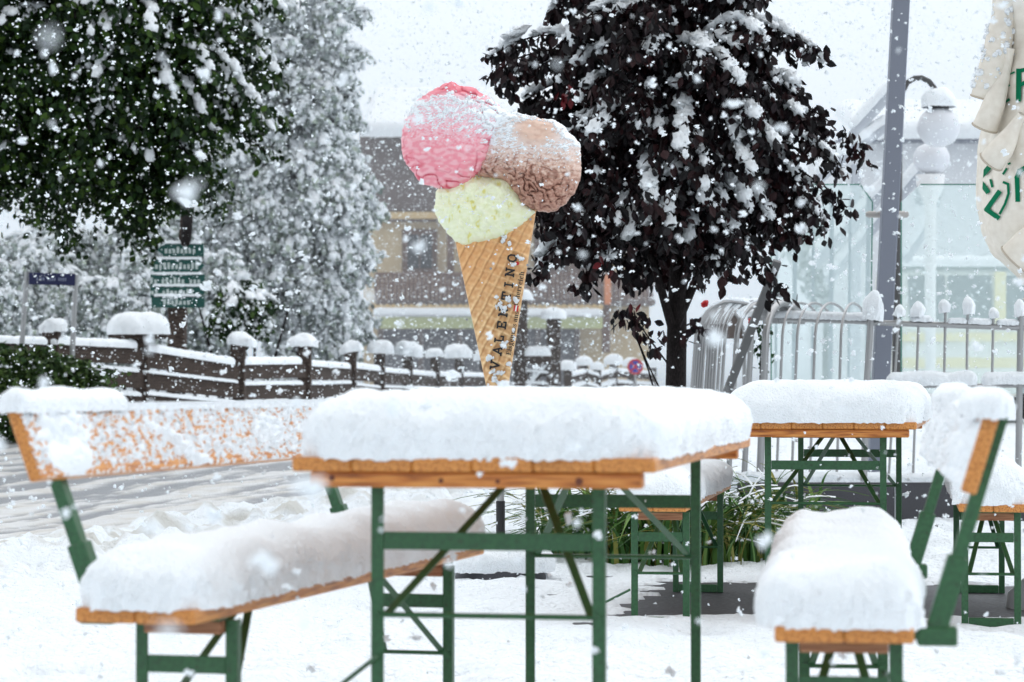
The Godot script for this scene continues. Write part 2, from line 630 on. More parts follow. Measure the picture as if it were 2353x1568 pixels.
# back: -1 has its backrest on the left, 1 on the right, 0 has none
func beer_bench(label: String, where: Vector3, turn: float, back: int, w: float, lean: float, foot: bool) -> Node3D:
	var t := thing("beer_bench", label, "bench", where, turn, "wooden beer garden benches")
	for k in 2:
		boxed("seat_board", Vector3(w / 2 - 0.0015, 0.029, 2.2), Transform3D(Basis(), Vector3((k - 0.5) * w / 2, 0.4605 + rng.randf_range(-0.0006, 0.0006), -1.1)), mats.wood, t, 0.004)
	for v in [0.24, 1.96]:
		var a: float = -w / 2 + 0.03 - (0.085 if back < 0 else 0.0)
		var b: float = w / 2 - 0.03 + (0.085 if back > 0 else 0.0)
		boxed("bracket", Vector3(b - a, 0.012, 0.05), Transform3D(Basis(), Vector3((a + b) / 2, 0.4395, -v)), mats.green, t, 0.002)
		boxed("leg_batten", Vector3(0.168, 0.03, 0.035), Transform3D(Basis(), Vector3(0, 0.418, -v - (0.03 if v < 1 else -0.03))), mats.raw_wood, t, 0.003)
	leg_frame(t, 0.28, 0.098, 0.432, 0.338, 0.20, 0.34, foot)
	leg_frame(t, 1.92, 0.098, 0.432, 0.338, 0.20, -0.34, foot)
	if back != 0:
		var s := float(back)
		var foot_p := Vector3(s * (w / 2 + 0.045), 0.445, 0)
		var top_p := Vector3(s * (w / 2 + 0.045 + lean), 0.857, 0)
		var dir := (top_p - foot_p).normalized()
		for v in [0.24, 1.96]:
			var z := Vector3(0, 0, -v)
			var p := Builder.new()
			p.bar(foot_p + z, top_p + z, 0.026, 0.034, Vector3.RIGHT, 0.002)
			build("backrest_post", p, mats.green, t)
			var sl := Builder.new()
			sl.bar(foot_p + z - dir * 0.004, foot_p + z + dir * 0.15, 0.040, 0.042, Vector3.RIGHT, 0.003)
			sl.box(Vector3(0.075, 0.036, 0.052), Transform3D(Basis(), Vector3(s * (w / 2 + 0.048), 0.440, -v)), 0.004)
			build("post_sleeve", sl, mats.green, t)
		var across := Vector3(-dir.y * s, dir.x * s, 0)  # points to the sitter
		if across.x * s > 0:
			across = -across
		var mid := top_p - dir * 0.080 + across * 0.029 + Vector3(0, 0, -1.12 if back < 0 else -1.1)
		boxed("backrest_board", Vector3(0.029, 0.152, 2.10 if back < 0 else 2.14), Transform3D(Basis(across * -s, dir, Vector3(0, 0, 1)), mid), mats.wood, t, 0.004)
	return t


# the frame of a backrest board's face: origin at its lower near corner
func backrest_face(back: int, w: float, lean: float) -> Array:
	var s := float(back)
	var foot_p := Vector3(s * (w / 2 + 0.045), 0.445, 0)
	var top_p := Vector3(s * (w / 2 + 0.045 + lean), 0.857, 0)
	var dir := (top_p - foot_p).normalized()
	var across := Vector3(-dir.y * s, dir.x * s, 0)
	if across.x * s > 0:
		across = -across
	return [top_p - dir * 0.156 + across * 0.0437, dir, across]


# a crust of snow stuck on a face: built only where depth(u, v) says that there is snow
func crust(origin: Vector3, au: Vector3, av: Vector3, out: Vector3, lu: float, lv: float, cell: float, depth: Callable) -> Builder:
	var nu := int(lu / cell) + 1
	var nv := int(lv / cell) + 1
	var pts := PackedVector3Array()
	var keep := PackedByteArray()
	for i in nu:
		for j in nv:
			var u := lu * i / (nu - 1)
			var v := lv * j / (nv - 1)
			var d: float = depth.call(u, v)
			keep.append(1 if d > 0.0 else 0)
			pts.append(origin + au * u + av * v + out * (d if d > 0.0 else -0.003))
	var b := Builder.new()
	b.grid(pts, nu, nv, out, PackedColorArray(), keep)
	return b


# ---------------------------------------------------------------- ground

func road_side(x: float, d: float) -> float:
	return (x + 2.8) * -0.937 + (d - 14.2) * 0.348


func terrain(x: float, d: float) -> float:
	var left := 0.40 * smoothstep(12.5, 28.0, d)
	var right := 0.30 if d > 16.45 else 0.04 * smoothstep(13.0, 16.4, d)
	right += 0.15 * smoothstep(20.0, 34.0, d)
	return lerpf(left, right, smoothstep(0.5, 1.3, x))


func paved(x: float, d: float) -> float:
	var wob := 0.10 * nz.get_noise_2d(x * 4.0, d * 4.0) + 0.04 * nz2.get_noise_2d(x * 18.0, d * 18.0)
	var left := x - (0.45 + 0.14 * (d - 10.3)) + wob * 1.3
	var near := d - (10.26 - 0.08 * (x - 0.5)) + wob * 0.7
	var far := 11.95 + 0.08 * sin(x * 2.0) - d + wob
	return minf(minf(left, near), far)


func ground_height(x: float, d: float) -> float:
	var h := 0.03 + terrain(x, d)
	if d < 60.0:
		h += 0.022 * nz.get_noise_2d(x * 2.2, d * 1.5) + 0.013 * nz2.get_noise_2d(x * 7.0, d * 4.0) + 0.006 * nz.get_noise_2d(x * 24.0 + 50.0, d * 24.0)
		# trodden dents
		h -= 0.075 * maxf(0.0, nz2.get_noise_2d(x * 4.2 + 200.0, d * 2.4) - 0.25)
	var side := road_side(x, d)
	var near_road := 1.0 - smoothstep(0.7, 1.4, x)
	if d < 40.0:
		# ploughed bank along the road
		var bank := exp(-pow((side + 0.75) / 0.62, 2.0)) * near_road
		var l := maxf(0.0, nz.get_noise_2d(x * 3.0 + 90.0, d * 1.6) + 0.15) + 0.45 * maxf(0.0, nz2.get_noise_2d(x * 8.0, d * 5.0 + 30.0)) + 0.10 * nz.get_noise_2d(x * 17.0, d * 12.0)
		h += bank * (0.02 + 0.11 * l)
	if side > 0.0 and side < 6.6:
		h -= 0.10 * near_road * smoothstep(0.0, 0.25, side) * (1.0 - smoothstep(6.2, 6.6, side))
	if d > 9.2 and d < 12.9 and x > -0.3 and x < 4.2:
		var m := paved(x, d)
		h = lerpf(h, 0.012 + (h - 0.03) * 0.25, smoothstep(-0.7, -0.05, m))
		h = lerpf(h, -0.06, smoothstep(-0.02, 0.04, m))
	return h


func build_ground() -> void:
	nz.seed = 5
	nz2.seed = 12
	var xs := []
	for q in [-120.0, -90.0, -60.0, -42.0, -28.0, -18.0, -12.0, -9.0, -7.0]:
		xs.append(q)
	var x := -5.6
	while x < 5.2:
		xs.append(x)
		x += 0.04
	for q in [6.0, 8.0, 11.0, 15.0, 22.0, 35.0, 60.0, 90.0, 120.0]:
		xs.append(q)
	var ds := [-20.0, -10.0, -4.0, 0.0, 4.0, 6.0, 7.0]
	var d := 7.4
	while d < 46.0:
		ds.append(d)
		d += 0.035 if d < 12.4 else (0.055 if d < 22.0 else 0.25)
		if d > 16.40 and d < 16.50 and not ds.has(16.449):
			ds.append(16.449)
			d = 16.452
	for q in [50.0, 56.0, 64.0, 75.0, 90.0, 110.0, 130.0, 150.0]:
		ds.append(q)
	var pts := PackedVector3Array()
	var cols := PackedColorArray()
	for i in xs.size():
		for j in ds.size():
			var px: float = xs[i]
			var pd: float = ds[j]
			pts.append(Vector3(px, ground_height(px, pd), -pd))
			var side := road_side(px, pd)
			var dirt := exp(-pow((side + 0.55) / 0.55, 2.0)) * clampf(0.15 + 1.6 * nz2.get_noise_2d(px * 3.0 + 9.0, pd * 3.0), 0.0, 0.8) * (1.0 - smoothstep(-1.2, 0.6, px)) if pd < 30.0 else 0.0
			cols.append(Color.WHITE.lerp(Color(0.66, 0.61, 0.53), dirt))
	var b := Builder.new()
	b.grid(pts, xs.size(), ds.size(), Vector3.UP, cols)
	var g := build("snow_ground", b, mats.ground_snow, self, "structure")
	tag(g, "snow covered ground with shallow dents around the tables and benches")

	# the road: wet asphalt under streaks of slush
	var rp := PackedVector3Array()
	var rc := PackedColorArray()
	var ns := 330
	var nt := 200
	for i in ns:
		for j in nt:
			var s := -9.0 + 22.0 * i / (ns - 1)
			var t := -0.1 + 6.7 * j / (nt - 1)
			var px := -2.8 + 0.348 * s - 0.937 * t
			var pd := 14.2 + 0.937 * s + 0.348 * t
			var warp := 0.10 * nz.get_noise_2d(s * 0.7, t * 0.7)
			var a := nz.get_noise_2d((t + warp) * 2.6 + 31.0, s * 0.26)
			var f := nz2.get_noise_2d((t + warp) * 8.0, s * 0.7 + 70.0)
			var lum := nz.get_noise_2d(t * 11.0 + 12.0, s * 5.0)
			var slush := smoothstep(-0.20, 0.30, a + 0.6 * f + 0.25 * lum + 0.08)
			var h := terrain(px, pd) + 0.002 + slush * (0.010 + 0.006 * maxf(0.0, lum) + 0.006 * maxf(0.0, f))
			rp.append(Vector3(px, h, -pd))
			var asphalt := Color(0.25, 0.26, 0.28)
			var wetsnow := Color(0.66, 0.665, 0.66).lerp(Color(0.56, 0.53, 0.47), clampf(0.3 + nz2.get_noise_2d(t * 3.0, s * 2.0), 0.0, 0.7))
			rc.append(asphalt.lerp(wetsnow.lerp(Color(0.74, 0.75, 0.76), clampf(lum * 1.0, 0.0, 1.0)), slush))
	var rb := Builder.new()
	rb.grid(rp, ns, nt, Vector3.UP, rc)
	tag(build("road", rb, mats.slush, self, "structure"), "wet grey road streaked with brownish slush")

	var pb := Builder.new()
	var pp := PackedVector3Array()
	for i in 60:
		for j in 40:
			pp.append(Vector3(0.1 + 4.4 * i / 59.0, 0.0 + 0.002 * nz.get_noise_2d(i * 3.0, j * 3.0), -(9.7 + 2.8 * j / 39.0)))
	pb.grid(pp, 60, 40, Vector3.UP)
	tag(build("paving", pb, mats.wet_paving, self, "structure"), "bare wet dark paving under the right hand benches")


# ---------------------------------------------------------------- the ice cream sign

func star_radius(poly: Array, c: Vector2, a: float) -> float:
	var dir := Vector2(cos(a), sin(a))
	var best := 0.0
	for k in poly.size():
		var hit = Geometry2D.segment_intersects_segment(c, c + dir * 1000.0, poly[k], poly[(k + 1) % poly.size()])
		if hit != null:
			best = maxf(best, c.distance_to(hit))
	return best


const SIGN_D := 12.15

func sign_at(p: Vector2, z := 0.0) -> Vector3:
	return at(p.x, p.y, SIGN_D) + Vector3(0, 0, z)


func scoop_points(poly: Array, c: Vector2, dome: float, z0: float, sd: int, rings: int, seg: int, relief: Callable) -> Array:
	var pts := PackedVector3Array()
	var flat := PackedVector2Array()
	var rho_of := PackedFloat32Array()
	nz.seed = sd
	nz2.seed = sd + 3
	for j in seg + 1:
		var a := TAU * (j % seg) / seg
		var r := star_radius(poly, c, a)
		r *= 1.0 + 0.018 * nz.get_noise_1d(a * 5.0) + 0.012 * nz2.get_noise_1d(a * 22.0)
		for i in rings + 1:
			var rho := float(i) / rings
			rho = 1.0 - pow(1.0 - rho, 1.35)
			var p := c + Vector2(cos(a), sin(a)) * r * rho
			var z := z0 + dome * pow(maxf(0.0, 1.0 - pow(rho, 3.0)), 0.6)
			z += relief.call(p) * (1.0 - pow(rho, 8.0))
			if i == rings:
				z = z0 - 0.012
			pts.append(sign_at(p, z))
			flat.append(p)
			rho_of.append(rho)
	return [pts, flat, rho_of]


func c3(list: Array) -> Array:
	return list.map(func(q): return Vector2((1300.0 + q[0] / 1.7425) / 1.7, (200.0 + q[1] / 1.7425) / 1.7))


func build_sign() -> void:
	var t := thing("ice_cream_sign", "tall waffle cone sign with pink, brown and pale yellow scoops, dusted with snow", "sign", at(1147, 1320, SIGN_D) * Vector3(1, 0, 1))
	var inv := t.transform.affine_inverse()
	var straw := c3([[810, 215], [870, 240], [960, 255], [1060, 320], [1130, 370], [1170, 420], [1150, 520], [1105, 600], [1075, 670], [1060, 740], [1000, 830], [940, 880], [880, 930], [820, 950], [720, 940], [600, 905], [560, 850], [500, 770], [470, 690], [466, 600], [490, 480], [540, 370], [620, 300], [700, 260], [760, 225]])
	var choc := c3([[1130, 400], [1300, 436], [1420, 462], [1520, 478], [1580, 520], [1625, 580], [1675, 620], [1690, 700], [1692, 800], [1682, 880], [1645, 970], [1590, 1035], [1530, 1085], [1470, 1102], [1390, 1088], [1340, 1075], [1280, 1040], [1250, 980], [1190, 905], [1140, 872], [1060, 866], [980, 850], [960, 780], [1020, 650], [1060, 520]])
	var van := c3([[940, 850], [1060, 855], [1200, 870], [1260, 960], [1320, 1050], [1385, 1096], [1335, 1150], [1262, 1200], [1180, 1262], [1080, 1290], [960, 1308], [900, 1326], [840, 1300], [780, 1240], [720, 1160], [688, 1080], [700, 1000], [705, 945], [780, 900], [860, 860]])
	var defs := [
		["vanilla_scoop", van, Vector2(1086, 485), 0.075, 0.010, 301],
		["chocolate_scoop", choc, Vector2(1235, 375), 0.105, 0.022, 302],
		["strawberry_scoop", straw, Vector2(1030, 318), 0.115, 0.036, 303],
	]
	for df in defs:
		var kind: String = df[0]
		var relief := func(p: Vector2) -> float:
			if kind == "vanilla_scoop":
				return 0.010 * nz.get_noise_2d(p.x * 0.03, p.y * 0.022) - 0.016 * maxf(0.0, nz2.get_noise_2d(p.x * 0.045, p.y * 0.026) - 0.25) + 0.0035 * nz.get_noise_2d(p.x * 0.11, p.y * 0.10)
			if kind == "chocolate_scoop":
				var low := smoothstep(350.0, 430.0, p.y + (1200.0 - p.x) * 0.25)
				var wx := p.x + 14.0 * nz.get_noise_2d(p.x * 0.03 + 7.0, p.y * 0.03)
				var wy := p.y + 14.0 * nz.get_noise_2d(p.x * 0.03, p.y * 0.03 + 9.0)
				return 0.006 * nz.get_noise_2d(p.x * 0.02 + p.y * 0.04, p.y * 0.08) - 0.026 * low * pow(1.0 - minf(1.0, absf(nz2.get_noise_2d(wx * 0.026, wy * 0.036)) * 3.0), 2.0) + 0.010 * low * nz.get_noise_2d(p.x * 0.10, p.y * 0.10)
			var edge := smoothstep(75.0, 118.0, p.distance_to(Vector2(1022, 310)))
			var qx := p.x + 12.0 * nz.get_noise_2d(p.x * 0.03 + 7.0, p.y * 0.03)
			return 0.008 * nz.get_noise_2d(p.x * 0.016 + p.y * 0.012, p.y * 0.035) - 0.024 * edge * pow(1.0 - minf(1.0, absf(nz2.get_noise_2d(qx * 0.021, p.y * 0.026)) * 3.2), 2.0) + 0.006 * edge * nz.get_noise_2d(p.x * 0.07, p.y * 0.07)
		var rings := 64
		var seg := 220
		var got := scoop_points(df[1], df[2], df[3], df[4], df[5], rings, seg, relief)
		var cols := PackedColorArray()
		for k in got[1].size():
			var p: Vector2 = got[1][k]
			var a := nz.get_noise_2d(p.x * 0.0490, p.y * 0.0840)
			var f := nz2.get_noise_2d(p.x * 0.1400 + 100.0, p.y * 0.1750)
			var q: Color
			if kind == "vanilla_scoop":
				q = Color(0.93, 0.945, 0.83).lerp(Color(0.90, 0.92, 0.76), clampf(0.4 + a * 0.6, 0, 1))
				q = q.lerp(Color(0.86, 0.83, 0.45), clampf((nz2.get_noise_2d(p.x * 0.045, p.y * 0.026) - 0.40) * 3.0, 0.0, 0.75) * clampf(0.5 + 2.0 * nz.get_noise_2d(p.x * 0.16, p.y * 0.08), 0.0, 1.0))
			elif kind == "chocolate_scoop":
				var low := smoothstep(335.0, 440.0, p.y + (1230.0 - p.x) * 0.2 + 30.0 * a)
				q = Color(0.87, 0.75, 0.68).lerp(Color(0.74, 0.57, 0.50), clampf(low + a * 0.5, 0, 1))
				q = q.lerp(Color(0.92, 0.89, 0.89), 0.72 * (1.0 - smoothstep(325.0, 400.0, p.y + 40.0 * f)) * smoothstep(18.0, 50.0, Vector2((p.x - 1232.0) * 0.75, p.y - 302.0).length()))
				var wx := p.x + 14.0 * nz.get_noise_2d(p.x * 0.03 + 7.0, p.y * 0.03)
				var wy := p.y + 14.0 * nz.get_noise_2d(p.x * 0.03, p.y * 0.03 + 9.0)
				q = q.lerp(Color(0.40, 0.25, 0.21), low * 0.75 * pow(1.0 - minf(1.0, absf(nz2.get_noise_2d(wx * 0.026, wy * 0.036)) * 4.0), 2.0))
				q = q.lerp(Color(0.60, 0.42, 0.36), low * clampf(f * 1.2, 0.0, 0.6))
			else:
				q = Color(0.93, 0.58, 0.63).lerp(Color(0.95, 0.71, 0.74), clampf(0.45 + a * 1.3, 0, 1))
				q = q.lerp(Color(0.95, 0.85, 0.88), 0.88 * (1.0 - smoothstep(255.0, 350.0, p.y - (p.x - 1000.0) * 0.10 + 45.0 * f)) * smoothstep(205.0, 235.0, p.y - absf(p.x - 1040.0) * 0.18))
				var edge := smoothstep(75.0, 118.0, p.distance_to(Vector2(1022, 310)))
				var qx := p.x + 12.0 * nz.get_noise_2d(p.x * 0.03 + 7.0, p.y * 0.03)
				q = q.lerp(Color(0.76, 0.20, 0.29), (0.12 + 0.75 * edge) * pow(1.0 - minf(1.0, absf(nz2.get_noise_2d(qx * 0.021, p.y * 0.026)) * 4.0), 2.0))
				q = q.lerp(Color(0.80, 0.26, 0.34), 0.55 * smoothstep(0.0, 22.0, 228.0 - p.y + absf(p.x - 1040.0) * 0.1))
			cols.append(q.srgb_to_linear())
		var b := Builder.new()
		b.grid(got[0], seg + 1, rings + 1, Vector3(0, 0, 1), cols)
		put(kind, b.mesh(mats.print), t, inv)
		# snow stuck to its upper side
		var rings2 := 110
		var seg2 := 380
		var sg := scoop_points(df[1], df[2], df[3], df[4] + 0.001, df[5], rings2, seg2, relief)
		var keep := PackedByteArray()
		var sp: PackedVector3Array = sg[0]
		nz.seed = 91
		nz2.seed = 92
		for k in sp.size():
			var p: Vector2 = sg[1][k]
			var rho: float = sg[2][k]
			var fine := 0.50 * nz2.get_noise_2d(p.x * 0.10 + p.y * 0.05, p.y * 0.16) + 0.30 * nz.get_noise_2d(p.x * 0.24, p.y * 0.32) + 0.55 * nz.get_noise_2d(p.x * 0.035, p.y * 0.06 + 30.0)
			var want := -1.0
			if kind == "strawberry_scoop":
				want = 0.08 - 1.0 * smoothstep(262.0, 352.0, p.y - (p.x - 1000.0) * 0.10) - 0.85 * (1.0 - smoothstep(205.0, 232.0, p.y - absf(p.x - 1040.0) * 0.18))
				want += 0.35 * smoothstep(1080.0, 1130.0, p.x) * (1.0 - smoothstep(320.0, 350.0, p.y))
				want += 0.5 * smoothstep(0.88, 0.97, rho) * (1.0 - smoothstep(240.0, 290.0, p.y)) * (1.0 - smoothstep(985.0, 1020.0, p.x))
			elif kind == "chocolate_scoop":
				want = 0.10 - 0.9 * smoothstep(315.0, 405.0, p.y - (p.x - 1250.0) * 0.05)
				want -= 0.9 * (1.0 - smoothstep(18.0, 50.0, Vector2((p.x - 1232.0) * 0.75, p.y - 302.0).length()))
				want += 0.65 * smoothstep(0.80, 0.93, rho) * (1.0 - smoothstep(300.0, 350.0, p.y))
			else:
				want = -0.62 - 0.2 * smoothstep(520.0, 560.0, p.y)
			var dep := clampf((fine + want) * 0.018, 0.0, 0.008)
			if dep > 0.0 and rho < 0.995:
				keep.append(1)
				sp[k] += Vector3(0, dep * 0.3, dep)
			else:
				keep.append(0)
				sp[k] -= Vector3(0, 0, 0.003)
		var sb := Builder.new()
		sb.grid(sp, seg2 + 1, rings2 + 1, Vector3(0, 0, 1), PackedColorArray(), keep)
		put("snow_crust", sb.mesh(mats.frost), t.get_node(kind), Transform3D())

	# the waffle cone
	nz.seed = 61
	nz2.seed = 63
	var lt := Vector2(1044, 545)
	var rt := Vector2(1233, 478)
	var lb := Vector2(1141, 1000)
	var rb := Vector2(1151, 1000)
	var nu := 260
	var nv := 80
	var pts := PackedVector3Array()
	var cols := PackedColorArray()
	for i in nu:
		for j in nv:
			var u := float(i) / (nu - 1)
			var w := float(j) / (nv - 1)
			var p := lt.lerp(lb, u).lerp(rt.lerp(rb, u), w)
			var ra := fposmod(p.x * 0.89 + p.y * 0.46 + 1.6 * nz.get_noise_2d(p.x * 0.02, p.y * 0.02), 21.0) / 21.0
			var rc := fposmod(p.y * 0.92 - p.x * 0.42 + 1.6 * nz2.get_noise_2d(p.x * 0.02, p.y * 0.02), 23.0) / 23.0
			var a := exp(-pow((ra - 0.5) / 0.17, 2.0))
			var c := exp(-pow((rc - 0.5) / 0.15, 2.0)) * (0.5 + 0.5 * smoothstep(0.2, 0.5, w))
			var ridge := maxf(a * (0.8 - 0.4 * w), c)
			var z := 0.018 * sqrt(maxf(0.0, 1.0 - pow(absf(w * 2.0 - 1.0), 4.0))) + ridge * 0.013 * (1.0 - pow(absf(w * 2.0 - 1.0), 6.0))
			if j == 0 or j == nv - 1:
				z = -0.012
			pts.append(sign_at(p, z))
			var q := Color(0.79, 0.60, 0.41).lerp(Color(0.94, 0.81, 0.62), clampf(ridge * 0.7 + 0.30 + 0.4 * nz.get_noise_2d(p.x * 0.08, p.y * 0.08), 0.0, 1.0))
			q = q.lerp(Color(0.88, 0.63, 0.40), 0.55 * (1.0 - smoothstep(0.1, 0.45, u)) * (1.0 - w * 0.4))
			q = q.lerp(Color(0.58, 0.38, 0.22), 0.5 * clampf(exp(-pow((ra - 0.72) / 0.09, 2.0)) * (1.0 - 0.5 * w), 0.0, 1.0))
			cols.append(q.srgb_to_linear())
	var b := Builder.new()
	b.grid(pts, nu, nv, Vector3(0, 0, 1), cols)
	put("waffle_cone", b.mesh(mats.print), t, inv)
	# flat back of the board
	var back := Builder.new()
	var ring := []
	for p in [lt, rt, rb, lb]:
		ring.append(sign_at(p, -0.014))
	back.flat(ring, sign_at(Vector2(1147, 700), 0.1))
	for df in defs:
		var disc := []
		for k in 40:
			var a := TAU * k / 40
			disc.append(sign_at(df[2] + Vector2(cos(a), sin(a)) * star_radius(df[1], df[2], a) * 0.985, df[4] - 0.013 - 0.001 * (df[5] - 300)))
		back.flat(disc, sign_at(df[2], 0.3))
	put("back_panel", back.mesh(mats.white), t, inv)
	# lettering
	# slab letters, each stroke a bar: x to the right, y up, in units of the cap height
	var shapes := {
		"V": [[-0.36, 0.46, 0.0, -0.5], [0.0, -0.5, 0.36, 0.46], [-0.52, 0.46, -0.2, 0.46], [0.2, 0.46, 0.52, 0.46]],
		"A": [[-0.36, -0.46, 0.0, 0.5], [0.0, 0.5, 0.36, -0.46], [-0.2, -0.14, 0.2, -0.14], [-0.52, -0.46, -0.2, -0.46], [0.2, -0.46, 0.52, -0.46]],
		"L": [[-0.18, 0.46, -0.18, -0.46], [-0.38, 0.46, 0.02, 0.46], [-0.38, -0.46, 0.34, -0.46], [0.34, -0.46, 0.34, -0.18]],
		"E": [[-0.2, 0.46, -0.2, -0.46], [-0.38, 0.46, 0.34, 0.46], [0.34, 0.46, 0.34, 0.22], [-0.2, 0.0, 0.16, 0.0], [-0.38, -0.46, 0.36, -0.46], [0.36, -0.46, 0.36, -0.2]],
		"N": [[-0.3, -0.46, -0.3, 0.46], [-0.3, 0.46, 0.3, -0.46], [0.3, -0.46, 0.3, 0.46], [-0.46, -0.46, -0.14, -0.46], [0.14, 0.46, 0.46, 0.46], [-0.46, 0.46, -0.3, 0.46]],
		"T": [[0.0, 0.46, 0.0, -0.46], [-0.4, 0.46, 0.4, 0.46], [-0.4, 0.46, -0.4, 0.2], [0.4, 0.46, 0.4, 0.2], [-0.18, -0.46, 0.18, -0.46]],
		"I": [[0.0, 0.46, 0.0, -0.46], [-0.2, 0.46, 0.2, 0.46], [-0.2, -0.46, 0.2, -0.46]],
		"O": [[-0.16, 0.46, 0.16, 0.46], [0.16, 0.46, 0.36, 0.2], [0.36, 0.2, 0.36, -0.2], [0.36, -0.2, 0.16, -0.46], [0.16, -0.46, -0.16, -0.46], [-0.16, -0.46, -0.36, -0.2], [-0.36, -0.2, -0.36, 0.2], [-0.36, 0.2, -0.16, 0.46]],
	}
	var word := "VALENTINO"
	var spots := [[487, 1310], [509, 1192], [522, 1098], [543, 985], [556, 880], [580, 748], [601, 657], [610, 555], [628, 440]]
	var cap_h := 0.040
	for k in 9:
		var lb2 := Builder.new()
		var n_s := 0
		for st in shapes[word[k]]:
			var p0 := Vector3(st[0], st[1], 0) * cap_h
			var p1 := Vector3(st[2], st[3], 0) * cap_h
			var dv := (p1 - p0).normalized() * 0.0028
			lb2.bar(p0 - dv + Vector3(0, 0, 0.0002 * n_s), p1 + dv + Vector3(0, 0, 0.0002 * n_s), 0.0080, 0.003, Vector3(0, 0, 1).cross(dv), 0.0004)
			n_s += 1
		var p := Vector2((1700 + spots[k][0] / 2.09) / 1.7, (800 + spots[k][1] / 2.09) / 1.7)
		put("letter", lb2.mesh(mats.black), t, inv * Transform3D(Basis(Vector3(0, 0, 1), deg_to_rad(82)), sign_at(p, 0.0335)))
	var slant := SystemFont.new()
	slant.font_names = PackedStringArray(["Droid Serif"])
	slant.font_weight = 700
	slant.font_italic = true
	for line in [["Eisgenuss aus", 633, 1050, 0.00047], ["Österreich", 684, 688, 0.00047]]:
		var tm := TextMesh.new()
		tm.text = line[0]
		tm.font = slant
		tm.font_size = 64
		tm.pixel_size = line[3]
		tm.depth = 0.003
		tm.material = mats.black
		var p := Vector2((1700 + line[1] / 2.09) / 1.7, (800 + line[2] / 2.09) / 1.7)
		put("lettering", tm, t, inv * Transform3D(Basis(Vector3(0, 0, 1), deg_to_rad(79)), sign_at(p, 0.0315)))
	var tilt := Basis(Vector3(0, 0, 1), deg_to_rad(79))
	var fp := sign_at(Vector2((1700 + 660 / 2.09) / 1.7, (800 + 848 / 2.09) / 1.7), 0.0325)
	var flag := Node3D.new()
	give_name(flag, "flag_emblem", t)
	flag.transform = inv * Transform3D(tilt, fp)
	for k in 3:
		boxed("stripe", Vector3(0.028, 0.0072, 0.003), Transform3D(Basis(), Vector3(0, (k - 1) * 0.0073, 0)), mats.red if k != 1 else mats.white, flag, 0.0005)
	var dot := put("red_dot", lump_mesh(8, 12, 0.03, 4, mats.red), t, inv * Transform3D(Basis().scaled(Vector3(0.020, 0.017, 0.006)), sign_at(Vector2((1700 + 668 / 2.09) / 1.7, (800 + 482 / 2.09) / 1.7), 0.0335)))
	# bits of snow on the cone
	var lump: ArrayMesh = lump_mesh(8, 12, 0.35, 19, mats.frost)
	var bits := []
	var g := RandomNumberGenerator.new()
	g.seed = 8
	for s in [[515, 810, 26, 40], [570, 860, 22, 20], [565, 1150, 24, 40], [475, 1400, 18, 50], [540, 1365, 36, 16], [555, 290, 14, 36], [440, 1255, 20, 14], [600, 1300, 10, 12], [690, 440, 30, 18], [640, 490, 12, 10], [660, 775, 14, 18], [590, 770, 14, 14], [640, 1040, 8, 60], [520, 1450, 40, 20], [610, 320, 12, 14]]:
		for k in 10:
			var p := Vector2((1700 + (s[0] + g.randfn(0, 0.55) * s[2]) / 2.09) / 1.7, (800 + (s[1] + g.randfn(0, 0.55) * s[3]) / 2.09) / 1.7)
			var r := g.randf_range(0.004, 0.011)
			bits.append(inv * Transform3D(Basis.from_euler(Vector3(g.randf() * 6, g.randf() * 6, 0)).scaled(Vector3.ONE * r * 1.6), sign_at(p, 0.030 + r * 0.3)))
	many("snow_bits", lump, bits, [], t)
	# screws round the board, the post and its foot
	for p in [Vector2(1052, 640), Vector2(1073, 735), Vector2(1090, 812), Vector2(1219, 505), Vector2(1128, 618), Vector2(1212, 610)]:
		var sc := Builder.new()
		sc.tube([sign_at(p, 0.02), sign_at(p, 0.028)], [0.006], 8)
		put("screw", sc.mesh(mats.steel), t, inv)
	var post := Builder.new()
	var bx := at(1150, 1300, SIGN_D)
	post.tube([Vector3(bx.x, 0.36, bx.z - 0.035), Vector3(bx.x, 1.55, bx.z - 0.035)], [0.017], 14)
	put("post", post.mesh(mats.steel), t, inv)
	var low := Builder.new()
	low.tube([Vector3(bx.x, 0.02, bx.z - 0.035), Vector3(bx.x, 0.372, bx.z - 0.035)], [0.021], 14)
	put("post_socket", low.mesh(mats.black), t, inv)
	var ft := Builder.new()
	ft.tube([Vector3(bx.x, 0.0, bx.z - 0.035), Vector3(bx.x, 0.055, bx.z - 0.035)], [0.22, 0.2], 28)
	put("base_plate", ft.mesh(mats.granite), t, inv)
	var cap := cushion(0.225, 0.20, 0.125, 0.012, 71, 0.12)
	var o := put("snow_mound", cap.mesh(mats.snow), self, Transform3D(Basis(), Vector3(bx.x + 0.01, 0.052, bx.z - 0.035)))
	tag(o, "low round mound of snow covering the foot of the ice cream sign", "snow")


# ---------------------------------------------------------------- trees and plants

